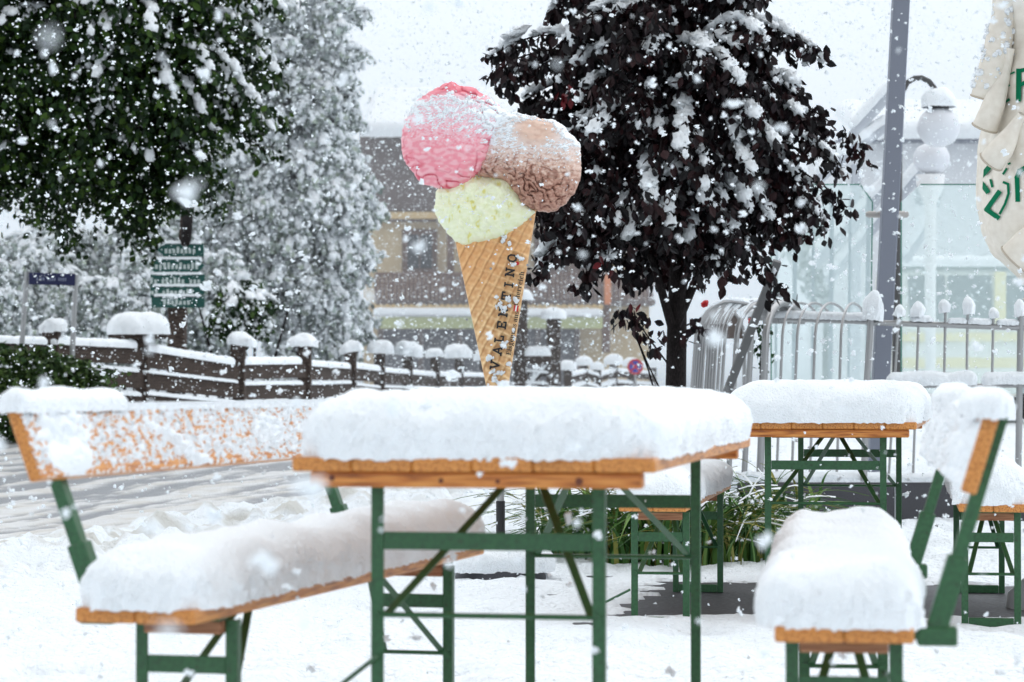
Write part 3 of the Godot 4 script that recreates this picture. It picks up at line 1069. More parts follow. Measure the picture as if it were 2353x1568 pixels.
func build_trees() -> void:
	var lump: ArrayMesh = lump_mesh(7, 10, 0.28, 3, mats.snow)
	var lump_fine: ArrayMesh = lump_mesh(9, 14, 0.30, 5, mats.snow)
	# dark red tree
	var d := 15.0
	var px := d / FOCAL
	var base := at(1556, 1200, d)
	base.y = terrain(base.x, d)
	var t := thing("purple_leaf_tree", "dark purple leaved tree with snow on its drooping boughs, behind the ice cream sign", "tree")
	var mid := at(1560, 300, d)
	var tr := Builder.new()
	tr.tube([base + Vector3(0, -0.05, 0), at(1553, 900, d), at(1556, 720, d), at(1562, 520, d), at(1566, 250, d), at(1560, -150, d)], [0.066, 0.060, 0.056, 0.046, 0.03, 0.012], 14)
	build("trunk", tr, mats.bark, t)
	for l in [[1553, 780, 1500, 600, 1400, 420], [1556, 740, 1620, 600, 1740, 430], [1560, 640, 1470, 460, 1330, 290], [1560, 600, 1660, 420, 1800, 260], [1562, 520, 1520, 330, 1380, 120], [1563, 480, 1600, 260, 1720, 60], [1565, 300, 1520, 100, 1450, -80], [1555, 700, 1600, 560, 1640, 470]]:
		var b := Builder.new()
		var z := rng.randf_range(-0.35, 0.35)
		b.tube([at(l[0], l[1], d), at(l[2], l[3], d - z * 0.5), at(l[4], l[5], d - z)], [0.03, 0.02, 0.009], 8)
		build("limb", b, mats.bark, t)
	var r := [345, 335, 330, 385, 470, 560, 620, 600, 540, 480, 445, 425, 410, 405, 440, 440, 365, 320, 355, 370, 410, 425, 400, 440]
	# thin drooping tip on the right
	r[23] = 425
	var dark := [Color(0.010, 0.006, 0.008), Color(0.016, 0.008, 0.009), Color(0.008, 0.007, 0.008), Color(0.024, 0.009, 0.010), Color(0.012, 0.011, 0.012)]
	var got := sprays(mid, outline(px * 1.17, r), 1.0, {"sd": 42, "count": 420, "per": 108, "front": 0.68, "inner": 0.42, "rise": 0.25, "arch": 0.20, "droop": 0.16, "snow": 0.62, "spread": 0.062, "leaf": 0.070, "tilt": 0.5, "leaf_snow": 0.045, "clump": 0.085, "twig": 0.005, "colors": dark})
	crown(t, got, leaf_mesh(0.30, 0.10, 0.22, mats.leaf), lump_fine)
	# a few red young leaves
	var reds := []
	var red_t := []
	var g := RandomNumberGenerator.new()
	g.seed = 6
	for s in [[1293, 210, 6], [1300, 200, 4], [1375, 600, 3], [1465, 700, 2]]:
		for k in int(s[2]):
			reds.append(Transform3D(Basis.from_euler(Vector3(g.randfn(0, 0.5), g.randf() * 6, g.randfn(0, 0.5))).scaled(Vector3.ONE * 0.06), at(s[0] + g.randfn(0, 12), s[1] + g.randfn(0, 9), 14.05)))
			red_t.append(Color(0.16, 0.012, 0.018) * g.randf_range(0.3, 1.0))
	many("red_leaves", leaf_mesh(0.3, 0.1, 0.2, mats.leaf), reds, red_t, t)
	# low side sprig and thin shoots
	var sprig := []
	var sprig_t := []
	for s in [[1985, 365], [1975, 345], [1962, 335], [1955, 320], [1940, 300], [1425, 722], [1450, 740], [1470, 745], [1480, 770], [1500, 800], [1490, 725], [1515, 770], [1445, 715], [1590, 760], [1575, 775], [1600, 740]]:
		for k in 9:
			sprig.append(Transform3D(Basis.from_euler(Vector3(g.randfn(0, 0.5), g.randf() * 6, g.randfn(0, 0.6))).scaled(Vector3.ONE * g.randf_range(0.045, 0.075)), at(s[0] + g.randfn(0, 10), s[1] + g.randfn(0, 10), 14.8)))
			sprig_t.append(dark[g.randi() % 5] * 1.2)
	many("sprig_leaves", leaf_mesh(0.3, 0.1, 0.2, mats.leaf), sprig, sprig_t, t)
	for s in [[[1430, 712], [1462, 735], [1500, 790], [1545, 850]], [[1440, 735], [1468, 790], [1490, 850], [1508, 915]], [[1465, 780], [1490, 840], [1522, 905]], [[1560, 820], [1580, 780], [1600, 735]]]:
		var b := Builder.new()
		b.tube(s.map(func(q): return at(q[0], q[1], 14.85)), [0.003, 0.004, 0.005], 6)
		build("shoot", b, mats.bark, t)

	# big green tree on the left
	d = 23.0
	px = d / FOCAL
	mid = at(170, 85, d)
	t = thing("green_tree", "large dark green leafy tree at the left with snow lying on its outer boughs", "tree")
	tr = Builder.new()
	var tb := at(412, 900, d + 7.4)
	tb.y = terrain(tb.x, d)
	tr.tube([tb, at(414, 700, d + 7.3), at(431, 500, d + 6.0), at(360, 300, d + 2.0), at(240, -50, d + 0.5)], [0.07, 0.065, 0.06, 0.05, 0.03], 12)
	build("trunk", tr, mats.bark, t)
	var r2 := [500, 515, 520, 540, 560, 580, 600, 600, 600, 600, 600, 600, 600, 590, 570, 520, 490, 478, 480, 500, 545, 580, 500, 470]
	var greens := [Color(0.013, 0.034, 0.008), Color(0.022, 0.052, 0.010), Color(0.009, 0.023, 0.008), Color(0.040, 0.078, 0.012), Color(0.013, 0.029, 0.012)]
	got = sprays(mid, outline(px * 1.09, r2), 1.5, {"sd": 77, "count": 680, "per": 150, "front": 0.74, "inner": 0.45, "rise": 0.2, "arch": 0.12, "droop": 0.12, "snow": 0.12, "spread": 0.12, "leaf": 0.076, "tilt": 0.7, "leaf_snow": 0.012, "clump": 0.075, "twig": 0.007, "colors": greens})
	# boughs at the right hold the most snow
	var edge := sprays(at(315, 75, d - 0.3), outline(px * 1.06, [385, 395, 400, 420, 430, 330, 250, 200, 180, 160, 150, 150, 150, 150, 150, 180, 220, 260, 330, 370, 410, 440, 400, 370]), 1.35, {"sd": 78, "count": 150, "per": 70, "front": 0.9, "inner": 0.6, "rise": 0.1, "arch": 0.14, "droop": 0.20, "snow": 0.8, "spread": 0.10, "leaf": 0.085, "tilt": 0.6, "leaf_snow": 0.07, "clump": 0.105, "twig": 0.006, "colors": greens})
	for k in 3:
		got[k].append_array(edge[k])
	crown(t, got, leaf_mesh(0.34, 0.06, 0.15, mats.green_leaf), lump)

	# tall snowy tree farther back
	d = 42.0
	px = d / FOCAL
	t = thing("snowy_tree", "tall pale tree loaded with snow, right of the green sign post", "tree")
	tr = Builder.new()
	tb = at(690, 900, d)
	tb.y = terrain(tb.x, d)
	tr.tube([tb, at(690, 500, d), at(680, 200, d), at(680, 20, d)], [0.2, 0.16, 0.08, 0.03], 10)
	build("trunk", tr, mats.bark, t)
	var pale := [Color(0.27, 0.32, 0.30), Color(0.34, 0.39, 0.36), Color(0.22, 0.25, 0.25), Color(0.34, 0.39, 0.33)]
	var far_leaf := leaf_mesh(0.36, 0.05, 0.1, mats.green_leaf)
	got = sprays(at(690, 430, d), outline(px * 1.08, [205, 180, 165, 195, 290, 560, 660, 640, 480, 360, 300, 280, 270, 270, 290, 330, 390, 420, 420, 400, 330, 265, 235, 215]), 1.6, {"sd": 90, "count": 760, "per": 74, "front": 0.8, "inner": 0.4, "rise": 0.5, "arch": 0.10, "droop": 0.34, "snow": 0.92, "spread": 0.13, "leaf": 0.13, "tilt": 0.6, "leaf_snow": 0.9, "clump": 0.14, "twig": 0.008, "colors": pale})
	crown(t, got, far_leaf, lump)

	# snowy bushes beyond the fence
	var bushes := [
		[80, 690, 39.0, 180, 160, "wide snowy bush behind the blue street sign"],
		[270, 720, 37.0, 160, 150, "snowy bush between the blue street sign and the green sign post"],
		[-60, 700, 36.0, 130, 130, "snowy bush at the left edge, behind the fence"],
		[490, 700, 38.0, 150, 150, "snowy bush just right of the green sign post"],
		[350, 580, 40.0, 160, 120, "tall snowy bush under the dark green tree"],
		[140, 590, 41.0, 190, 110, "snowy shrub rising behind the bush at the blue street sign"],
		[560, 720, 34.5, 75, 75, "small dark bush with thick snow, behind the second fence post"],
		[760, 740, 44.0, 130, 110, "low snowy bush under the tall snowy tree, left of the chalet"],
	]
	for k in bushes.size():
		var q: Array = bushes[k]
		px = q[2] / FOCAL
		var o := thing("bush", q[5], "bush", Vector3.ZERO, 0.0, "snowy bushes beyond the fence")
		var rr := []
		for a in 24:
			var e := TAU * a / 24
			rr.append(px * q[3] * q[4] / sqrt(pow(q[4] * cos(e), 2.0) + pow(q[3] * sin(e), 2.0)) * (1.0 + 0.12 * sin(e * 5.0 + k)))
		var m := at(q[0], q[1], q[2])
		var st := Builder.new()
		for s in 4:
			var foot := Vector3(m.x + (s - 1.5) * 0.12, terrain(m.x, q[2]), m.z)
			st.tube([foot, m + Vector3((s - 1.5) * 0.4, 0.1, 0)], [0.03, 0.012], 6)
		build("stem", st, mats.bark, o)
		var small: bool = k == 6
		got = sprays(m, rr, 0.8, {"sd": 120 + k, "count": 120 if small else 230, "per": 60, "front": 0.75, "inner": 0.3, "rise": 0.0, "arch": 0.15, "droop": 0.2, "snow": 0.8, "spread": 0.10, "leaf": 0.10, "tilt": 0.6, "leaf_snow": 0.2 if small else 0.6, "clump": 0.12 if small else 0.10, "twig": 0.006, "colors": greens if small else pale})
		crown(o, got, far_leaf, lump)

	# dark green hedge in front of the fence, far left
	t = thing("hedge", "dark green clipped hedge with little snow, behind the left bench's backrest", "hedge")
	d = 25.0
	px = d / FOCAL
	got = sprays(at(60, 895, d), outline(px, [245, 240, 190, 140, 122, 118, 122, 135, 150, 180, 250, 260, 260, 260, 220, 160, 120, 100, 100, 110, 130, 170, 210, 235]), 0.6, {"sd": 150, "count": 420, "per": 90, "front": 0.8, "inner": 0.6, "rise": 0.0, "arch": 0.05, "droop": 0.05, "snow": 0.03, "spread": 0.09, "leaf": 0.06, "tilt": 0.9, "leaf_snow": 0.01, "clump": 0.05, "twig": 0.005, "colors": [Color(0.055, 0.10, 0.028), Color(0.08, 0.13, 0.035), Color(0.035, 0.07, 0.025)]})
	crown(t, got, leaf_mesh(0.34, 0.06, 0.15, mats.green_leaf), lump)

	# far trees behind the van, on the right
	for q in [[2130, 545, 60.0, 90, 75, "hazy snowy tree behind the roof of the parked van"], [2265, 535, 62.0, 90, 90, "hazy snowy tree behind the closed parasol"], [1900, 580, 58.0, 90, 130, "hazy snowy tree behind the glass panel left of the grey pole"]]:
		px = q[2] / FOCAL
		var o := thing("far_tree", q[5], "tree", Vector3.ZERO, 0.0, "hazy trees far behind the railing")
		var rr := []
		for a in 24:
			var e := TAU * a / 24
			rr.append(px * q[3] * q[4] / sqrt(pow(q[4] * cos(e), 2.0) + pow(q[3] * sin(e), 2.0)) * (1.0 + 0.15 * sin(e * 4.0 + q[0])))
		var m := at(q[0], q[1], q[2])
		var st := Builder.new()
		st.tube([Vector3(m.x, terrain(m.x, q[2]), m.z), m], [0.12, 0.05], 8)
		build("trunk", st, mats.bark, o)
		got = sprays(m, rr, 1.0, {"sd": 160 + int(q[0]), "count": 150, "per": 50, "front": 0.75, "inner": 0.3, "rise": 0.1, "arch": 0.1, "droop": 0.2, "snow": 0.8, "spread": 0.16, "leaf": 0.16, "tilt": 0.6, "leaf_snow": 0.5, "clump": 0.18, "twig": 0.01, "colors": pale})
		crown(o, got, far_leaf, lump)

	# clumps of strap leaves in front of the low wall
	var clumps := [
		[1310, 1205, 13.6, 110, "clump of green strap leaves left of the middle bench, snow on the blades"],
		[1400, 1215, 13.2, 120, "clump of arching strap leaves behind the middle bench's left legs"],
		[1500, 1220, 13.0, 120, "clump of strap leaves right behind the middle bench's seat"],
		[1610, 1225, 12.9, 130, "tall clump of strap leaves between the middle bench and the far table"],
		[1700, 1215, 13.3, 130, "clump of strap leaves behind the far table's left leg"],
		[1800, 1205, 13.8, 100, "clump of strap leaves in front of the dark low wall"],
	]
	var blade := [Color(0.075, 0.17, 0.035), Color(0.045, 0.12, 0.025), Color(0.12, 0.21, 0.05), Color(0.24, 0.24, 0.06), Color(0.035, 0.095, 0.024)]
	for k in clumps.size():
		var q: Array = clumps[k]
		var o := thing("strap_leaf_plant", q[4], "plant", Vector3.ZERO, 0.0, "strap leaved plants by the low wall")
		var m := at(q[0], q[1], q[2])
		m.y = terrain(m.x, q[2])
		var b := Builder.new()
		var sn := Builder.new()
		g.seed = 500 + k
		for s in int(q[3]):
			var yaw := g.randf() * TAU
			var len_ := g.randf_range(0.34, 0.86)
			var lean := g.randf_range(0.25, 1.25)
			var out := Vector3(cos(yaw), 0, sin(yaw))
			var side := Vector3(-out.z, 0, out.x)
			var w := g.randf_range(0.007, 0.013)
			var pts := PackedVector3Array()
			var snowp := PackedVector3Array()
			var foot := m + Vector3(g.randfn(0, 0.11), 0, g.randfn(0, 0.09))
			var keepb := PackedByteArray()
			var s0 := g.randf_range(0.3, 0.7)
			var with_snow := g.randf() < 0.2
			for i in 11:
				var u := i / 10.0
				var p := foot + out * (len_ * lean * u * u * 0.75 + 0.03 * u) + Vector3.UP * (len_ * (u * 1.15 - u * u * (0.35 + 0.5 * lean)))
				var ww := w * (1.0 - pow(u, 3.0)) + 0.0008
				for e in [-1, 0, 1]:
					pts.append(p + side * ww * e + Vector3(0, -absf(e) * -0.003, 0))
					var on := with_snow and u > s0 and u < s0 + 0.3
					keepb.append(1 if on else 0)
					snowp.append(p + side * ww * e * 1.2 + Vector3.UP * (0.007 * (1.0 - absf(e)) + 0.003))
			b.tint = blade[g.randi() % 5] * g.randf_range(0.7, 1.3)
			b.grid(pts, 11, 3, Vector3.UP)
			if with_snow:
				sn.grid(snowp, 11, 3, Vector3.UP, PackedColorArray(), keepb)
		build("leaves", b, mats.leaf, o, "stuff")
		build("snow", sn, mats.snow, o, "stuff")
	# red rose bush behind the hoops
	var rose := thing("rose_bush", "small rose bush with red blooms between the curved steel hoops", "plant")
	var rl := []
	var rt := []
	for k in 120:
		rl.append(Transform3D(Basis.from_euler(Vector3(g.randfn(0, 0.8), g.randf() * 6, g.randfn(0, 0.8))).scaled(Vector3.ONE * g.randf_range(0.02, 0.05)), at(1748 + g.randfn(0, 10), 790 + g.randfn(0, 26), 17.3)))
		rt.append(Color(0.03, 0.08, 0.03) * g.randf_range(0.5, 1.3))
	many("leaves", leaf_mesh(0.36, 0.05, 0.1, mats.green_leaf), rl, rt, rose)
	var rs := Builder.new()
	rs.tube([at(1745, 960, 17.3), at(1748, 800, 17.3), at(1738, 745, 17.3)], [0.006, 0.003], 6)
	build("stem", rs, mats.bark, rose)
	for q in [[1725, 738], [1728, 742], [1617, 700], [1622, 697]]:
		put("bloom", lump_mesh(8, 10, 0.3, int(q[0]), mats.red), rose, Transform3D(Basis().scaled(Vector3.ONE * 0.038), at(q[0], q[1], 17.0)))


func build_snowfall() -> void:
	var g := RandomNumberGenerator.new()
	g.seed = 2024
	var where := []
	while where.size() < 105000:
		var d := 46.0 * pow(g.randf(), 1.0 / 2.85)
		if d < 1.1 or (d < 7.0 and g.randf() > 0.30 + 0.1 * d):
			continue
		var x := g.randf_range(-0.5, 0.5) * (0.3933 * 1.24 * d + 0.3)
		var y := g.randf_range(-0.5, 0.5) * (0.262 * 1.2 * d + 0.2)
		var p := Vector3(x, EYE + y + d * 0.0172, -d)
		if p.y < terrain(x, d) + 0.1:
			continue
		var s := clampf(0.0080 * exp(g.randfn(0, 0.5)), 0.003, 0.024)
		where.append(Transform3D(Basis.from_euler(Vector3(g.randf() * 6, g.randf() * 6, g.randf() * 6)).scaled(Vector3(s * g.randf_range(0.8, 1.5), s, s * g.randf_range(0.7, 1.1)) * 1.35), p))
	var o := many("falling_snow", flake_mesh(), where, [], self)
	tag(o, "snowflakes falling through the air all over the scene", "snowfall", "", "stuff")


# ---------------------------------------------------------------- fences, signs, building

func snow_on_bar(parent: Node, a: Vector3, b: Vector3, half: float, thick: float, sd: int, cell := 0.03, called := "snow") -> void:
	var m := cushion((b - a).length() * 0.5, half, thick, cell, sd, minf(half * 0.9, thick))
	var x := (b - a).normalized()
	var z := x.cross(Vector3.UP).normalized()
	put(called, m.mesh(mats.snow), parent, Transform3D(Basis(x, z.cross(x), z), (a + b) * 0.5))


func build_wood_fence() -> void:
	var posts := [[-70, 25.8, 752, 772], [118, 27.0, 758, 778], [325, 28.6, 778, 793], [547, 30.5, 790, 826], [700, 33.0, 792, 830], [805, 37.0, 806, 836], [872, 41.0, 809, 846], [937, 44.0, 815, 852], [1000, 47.0, 818, 856], [1055, 50.0, 820, 858], [1112, 53.0, 824, 862]]
	var caps := [46, 52, 0, 62, 62, 48, 60, 62, 42, 62, 50]
	var t := thing("wooden_fence", "dark wooden plank fence with snow on its rails and thick snow caps on its posts", "fence", Vector3.ZERO)
	for k in posts.size():
		var q: Array = posts[k]
		var top := at(q[0], q[2], q[1])
		var g := terrain(top.x, q[1])
		var h := top.y - g
		boxed("post", Vector3(0.17, h, 0.17), Transform3D(Basis(), Vector3(top.x, g + h / 2, top.z)), mats.dark_wood, t, 0.012)
		if caps[k] > 0:
			var w: float = caps[k] * q[1] / FOCAL * 0.5
			var c := cushion(w, w * 0.85, w * rng.randf_range(0.85, 1.2), 0.03, 400 + k, w * rng.randf_range(0.55, 0.9), 2.2)
			put("snow_cap", c.mesh(mats.snow), t, Transform3D(Basis(Vector3(0, 0, 1), rng.randf_range(-0.2, 0.2)), top + Vector3(rng.randf_range(-0.04, 0.04), -0.02, 0)))
	# the broad cap over two posts and a board
	var a0 := at(262, 768, 28.3)
	var a1 := at(372, 768, 28.7)
	var bb := Builder.new()
	bb.bar(a0 + Vector3(0, -0.03, 0), a1 + Vector3(0, -0.03, 0), 0.05, 0.24, Vector3.UP, 0.006)
	build("cover_board", bb, mats.dark_wood, t)
	snow_on_bar(t, a0 + Vector3(-0.04, 0, 0), a1 + Vector3(0.05, 0, 0), 0.24, 0.24, 430, 0.03, "snow_cap")
	for k in posts.size() - 1:
		var q: Array = posts[k]
		var r: Array = posts[k + 1]
		var a := at(q[0], q[3], q[1])
		var b := at(r[0], r[3], r[1])
		for row in 4:
			var drop := Vector3(0, -0.06 - 0.24 * row, 0.11)
			if k == 0 and row > 2:
				continue
			var tilt := Vector3(0, rng.randf_range(-0.025, 0.025), 0)
			var e := Builder.new()
			e.bar(a + drop - Vector3(0, 0.088, 0), b + drop + tilt - Vector3(0, 0.088, 0), 0.175, 0.045, Vector3.UP, 0.005)
			build("rail", e, mats.dark_wood, t)
			var dir := (b + tilt - a)
			snow_on_bar(t, a + drop + dir * 0.02, a + drop + dir * rng.randf_range(0.9, 0.98), 0.055, rng.randf_range(0.07, 0.10) if row == 0 else rng.randf_range(0.03, 0.06), 440 + k * 5 + row)

	# gate with two tall posts farther along
	t = thing("wooden_gate", "dark wooden gate frame with a snow topped beam between two tall posts", "gate")
	for q in [[1196, 690], [1272, 733]]:
		var top := at(q[0], q[1], 46.0)
		var g := terrain(top.x, 46.0)
		boxed("post", Vector3(0.25, top.y - g, 0.25), Transform3D(Basis(), Vector3(top.x, (top.y + g) / 2, top.z)), mats.dark_wood, t, 0.015)
		var c := cushion(0.22, 0.2, 0.2, 0.04, 460 + int(q[0]), 0.18)
		put("snow_cap", c.mesh(mats.snow), t, Transform3D(Basis(), top))
	var b0 := at(1206, 818, 45.9)
	var b1 := at(1266, 818, 45.9)
	var bm := Builder.new()
	bm.bar(b0 - Vector3(0, 0.08, 0), b1 - Vector3(0, 0.08, 0), 0.15, 0.16, Vector3.UP, 0.01)
	build("beam", bm, mats.dark_wood, t)
	snow_on_bar(t, b0, b1, 0.12, 0.17, 470)
	for q in [[1208, 900, 1262, 838], [1215, 905, 1235, 850], [1205, 858, 1262, 862], [1205, 885, 1262, 888]]:
		var s0 := at(q[0], q[1], 45.95)
		var s1 := at(q[2], q[3], 45.95)
		var sb := Builder.new()
		sb.bar(s0, s1, 0.07, 0.04, Vector3.UP, 0.006)
		build("slat", sb, mats.dark_wood, t)
		snow_on_bar(t, s0 + Vector3(0, 0.03, 0.02), s1 + Vector3(0, 0.03, 0.02), 0.06, 0.05, 480 + int(q[1]))

	# low fence by the no stopping sign
	t = thing("low_fence", "low wooden fence with round snow caps, left of the round no stopping sign", "fence")
	var last := Vector3.ZERO
	var lp := [[1305, 850, 40], [1342, 840, 40], [1372, 850, 34], [1410, 838, 46], [1450, 842, 40], [1500, 846, 50]]
	for k in lp.size():
		var top := at(lp[k][0], lp[k][1], 52.0 + k)
		var g := terrain(top.x, 52.0)
		boxed("post", Vector3(0.16, top.y - g, 0.16), Transform3D(Basis(), Vector3(top.x, (top.y + g) / 2, top.z)), mats.dark_wood, t, 0.01)
		var w: float = lp[k][2] * 0.0087 * 0.5
		put("snow_cap", cushion(w, w * 0.9, w * 1.1, 0.04, 520 + k, w * 0.8).mesh(mats.snow), t, Transform3D(Basis(), top))
		if k > 0:
			for row in 2:
				var drop := Vector3(0, -0.14 - 0.24 * row, 0.06)
				var e := Builder.new()
				e.bar(last + drop - Vector3(0, 0.06, 0), top + drop - Vector3(0, 0.06, 0), 0.12, 0.04, Vector3.UP, 0.005)
				build("rail", e, mats.dark_wood, t)
				snow_on_bar(t, last + drop, top + drop, 0.06, 0.08, 530 + k * 3 + row)
		last = top


func build_signs() -> void:
	# green finger boards on a wooden post
	var d := 29.5
	var t := thing("finger_post", "brown wooden sign post with five stacked green direction boards", "sign post")
	var foot := at(405, 1000, d)
	var top := at(430, 480, d)
	foot.y = terrain(foot.x, d)
	var p := Builder.new()
	p.bar(foot, at(408, 700, d), 0.20, 0.20, Vector3.RIGHT, 0.012)
	p.bar(at(408, 700, d), top, 0.12, 0.12, Vector3.RIGHT, 0.01)
	build("post", p, mats.dark_wood, t)
	var rows := [[360, 468, 575, -1, 30], [347, 470, 611, 1, 30], [346, 470, 645, 0, 28], [346, 472, 671, 1, 26], [348, 470, 694, 0, 26]]
	var words := [[[383, 455]], [[352, 372], [380, 462]], [[350, 368], [376, 430], [440, 462]], [[352, 370], [378, 450]], [[380, 440]]]
	for k in rows.size():
		var q: Array = rows[k]
		var h: float = q[4] * d / FOCAL
		var a := at(q[0], q[2], d - 0.14)
		var b := at(q[1], q[2], d - 0.14)
		var m := Builder.new()
		var front := []
		var rear := []
		var shape := [Vector2(a.x, -h / 2), Vector2(b.x, -h / 2), Vector2(b.x, h / 2), Vector2(a.x, h / 2)]
		if q[3] < 0:
			shape = [Vector2(a.x, 0), Vector2(a.x + h * 0.6, -h / 2), Vector2(b.x, -h / 2), Vector2(b.x, h / 2), Vector2(a.x + h * 0.6, h / 2)]
		elif q[3] > 0:
			shape = [Vector2(a.x, -h / 2), Vector2(b.x - h * 0.5, -h / 2), Vector2(b.x, 0), Vector2(b.x - h * 0.5, h / 2), Vector2(a.x, h / 2)]
		for s in shape:
			front.append(Vector3(s.x, a.y + s.y, a.z + 0.02))
			rear.append(Vector3(s.x, a.y + s.y, a.z - 0.02))
		var c: Vector3 = (front[0] + rear[2]) * 0.5
		m.flat(front, c)
		m.flat(rear, c)
		for s in shape.size():
			var e := (s + 1) % shape.size()
			m.flat([front[s], front[e], rear[e], rear[s]], c)
		var board := build("direction_board", m, mats.sign_green, t)
		var wr := Builder.new()
		for w in words[k]:
			var x: float = at(w[0], 0, d - 0.14).x
			var x1: float = at(w[1], 0, d - 0.14).x
			while x < x1:
				var hh := h * (0.34 if rng.randf() < 0.65 else 0.5)
				wr.box(Vector3(0.028, hh, 0.004), Transform3D(Basis(), Vector3(x, a.y - h * 0.05 + (hh - h * 0.42) * 0.5, a.z + 0.023)), 0.0)
				x += 0.045
		build("lettering", wr, mats.letter_grey, board)
		snow_on_bar(board, Vector3(a.x + 0.03, a.y + h / 2, a.z), Vector3(b.x - 0.04, b.y + h / 2, b.z), 0.03, 0.03, 600 + k)
	# blue name sign on two posts
	d = 25.0
	t = thing("street_sign", "small dark blue sign held between two thin grey posts at the left", "sign")
	for q in [[62, 625, 45, 855], [174, 632, 163, 875]]:
		var b := Builder.new()
		var f := at(q[2], q[3], d)
		b.tube([f - Vector3(0, 0.75, 0), f, at(q[0], q[1], d)], [0.026], 10)
		build("post", b, mats.steel, t)
	var s0 := at(66, 640, d - 0.04)
	var s1 := at(172, 643, d - 0.04)
	var pl := Builder.new()
	pl.bar(s0, s1, 0.115, 0.012, Vector3.UP, 0.003)
	var panel := build("panel", pl, mats.sign_blue, t)
	var wr := Builder.new()
	var x := s0.x + 0.08
	while x < s1.x - 0.08:
		if rng.randf() > 0.14:
			wr.box(Vector3(0.011, 0.030, 0.003), Transform3D(Basis(), Vector3(x, (s0.y + s1.y) / 2 + 0.002 - (x - s0.x) * 0.02, s0.z + 0.008)), 0.0)
		x += 0.021
	build("lettering", wr, std(Color(0.55, 0.58, 0.68)), panel)
	# round no stopping sign
	d = 50.0
	t = thing("no_stopping_sign", "round red and blue no stopping sign left of the purple tree", "sign")
	var c := at(1460, 843, d)
	var po := Builder.new()
	po.tube([Vector3(c.x, terrain(c.x, d), c.z - 0.03), Vector3(c.x, c.y + 0.1, c.z - 0.03)], [0.025], 8)
	build("post", po, mats.steel, t)
	for q in [[0.152, 0.0, mats.red, "rim"], [0.112, 0.012, std(Color(0.10, 0.20, 0.62), 0.4), "disc"]]:
		var b := Builder.new()
		b.tube([c + Vector3(0, 0, q[1]), c + Vector3(0, 0, q[1] + 0.014)], [q[0]], 28)
		build(q[3], b, q[2], t)
	for s in [-1, 1]:
		var b := Builder.new()
		b.bar(c + Vector3(-0.08, -0.08 * s, 0.029 + 0.002 * s), c + Vector3(0.08, 0.08 * s, 0.029 + 0.002 * s), 0.03, 0.003, Vector3(0, 0, 1).cross(Vector3(1, s, 0)), 0.0)
		build("cross_stripe", b, mats.red, t)


func panel(called: String, x0: float, y0: float, x1: float, y1: float, d: float, thick: float, m: Material, parent: Node, bev := 0.01) -> MeshInstance3D:
	var a := at(x0, y1, d)
	var b := at(x1, y0, d)
	return boxed(called, Vector3(absf(b.x - a.x), absf(b.y - a.y), thick), Transform3D(Basis(), Vector3((a.x + b.x) / 2, (a.y + b.y) / 2, -d - thick / 2)), m, parent, bev)


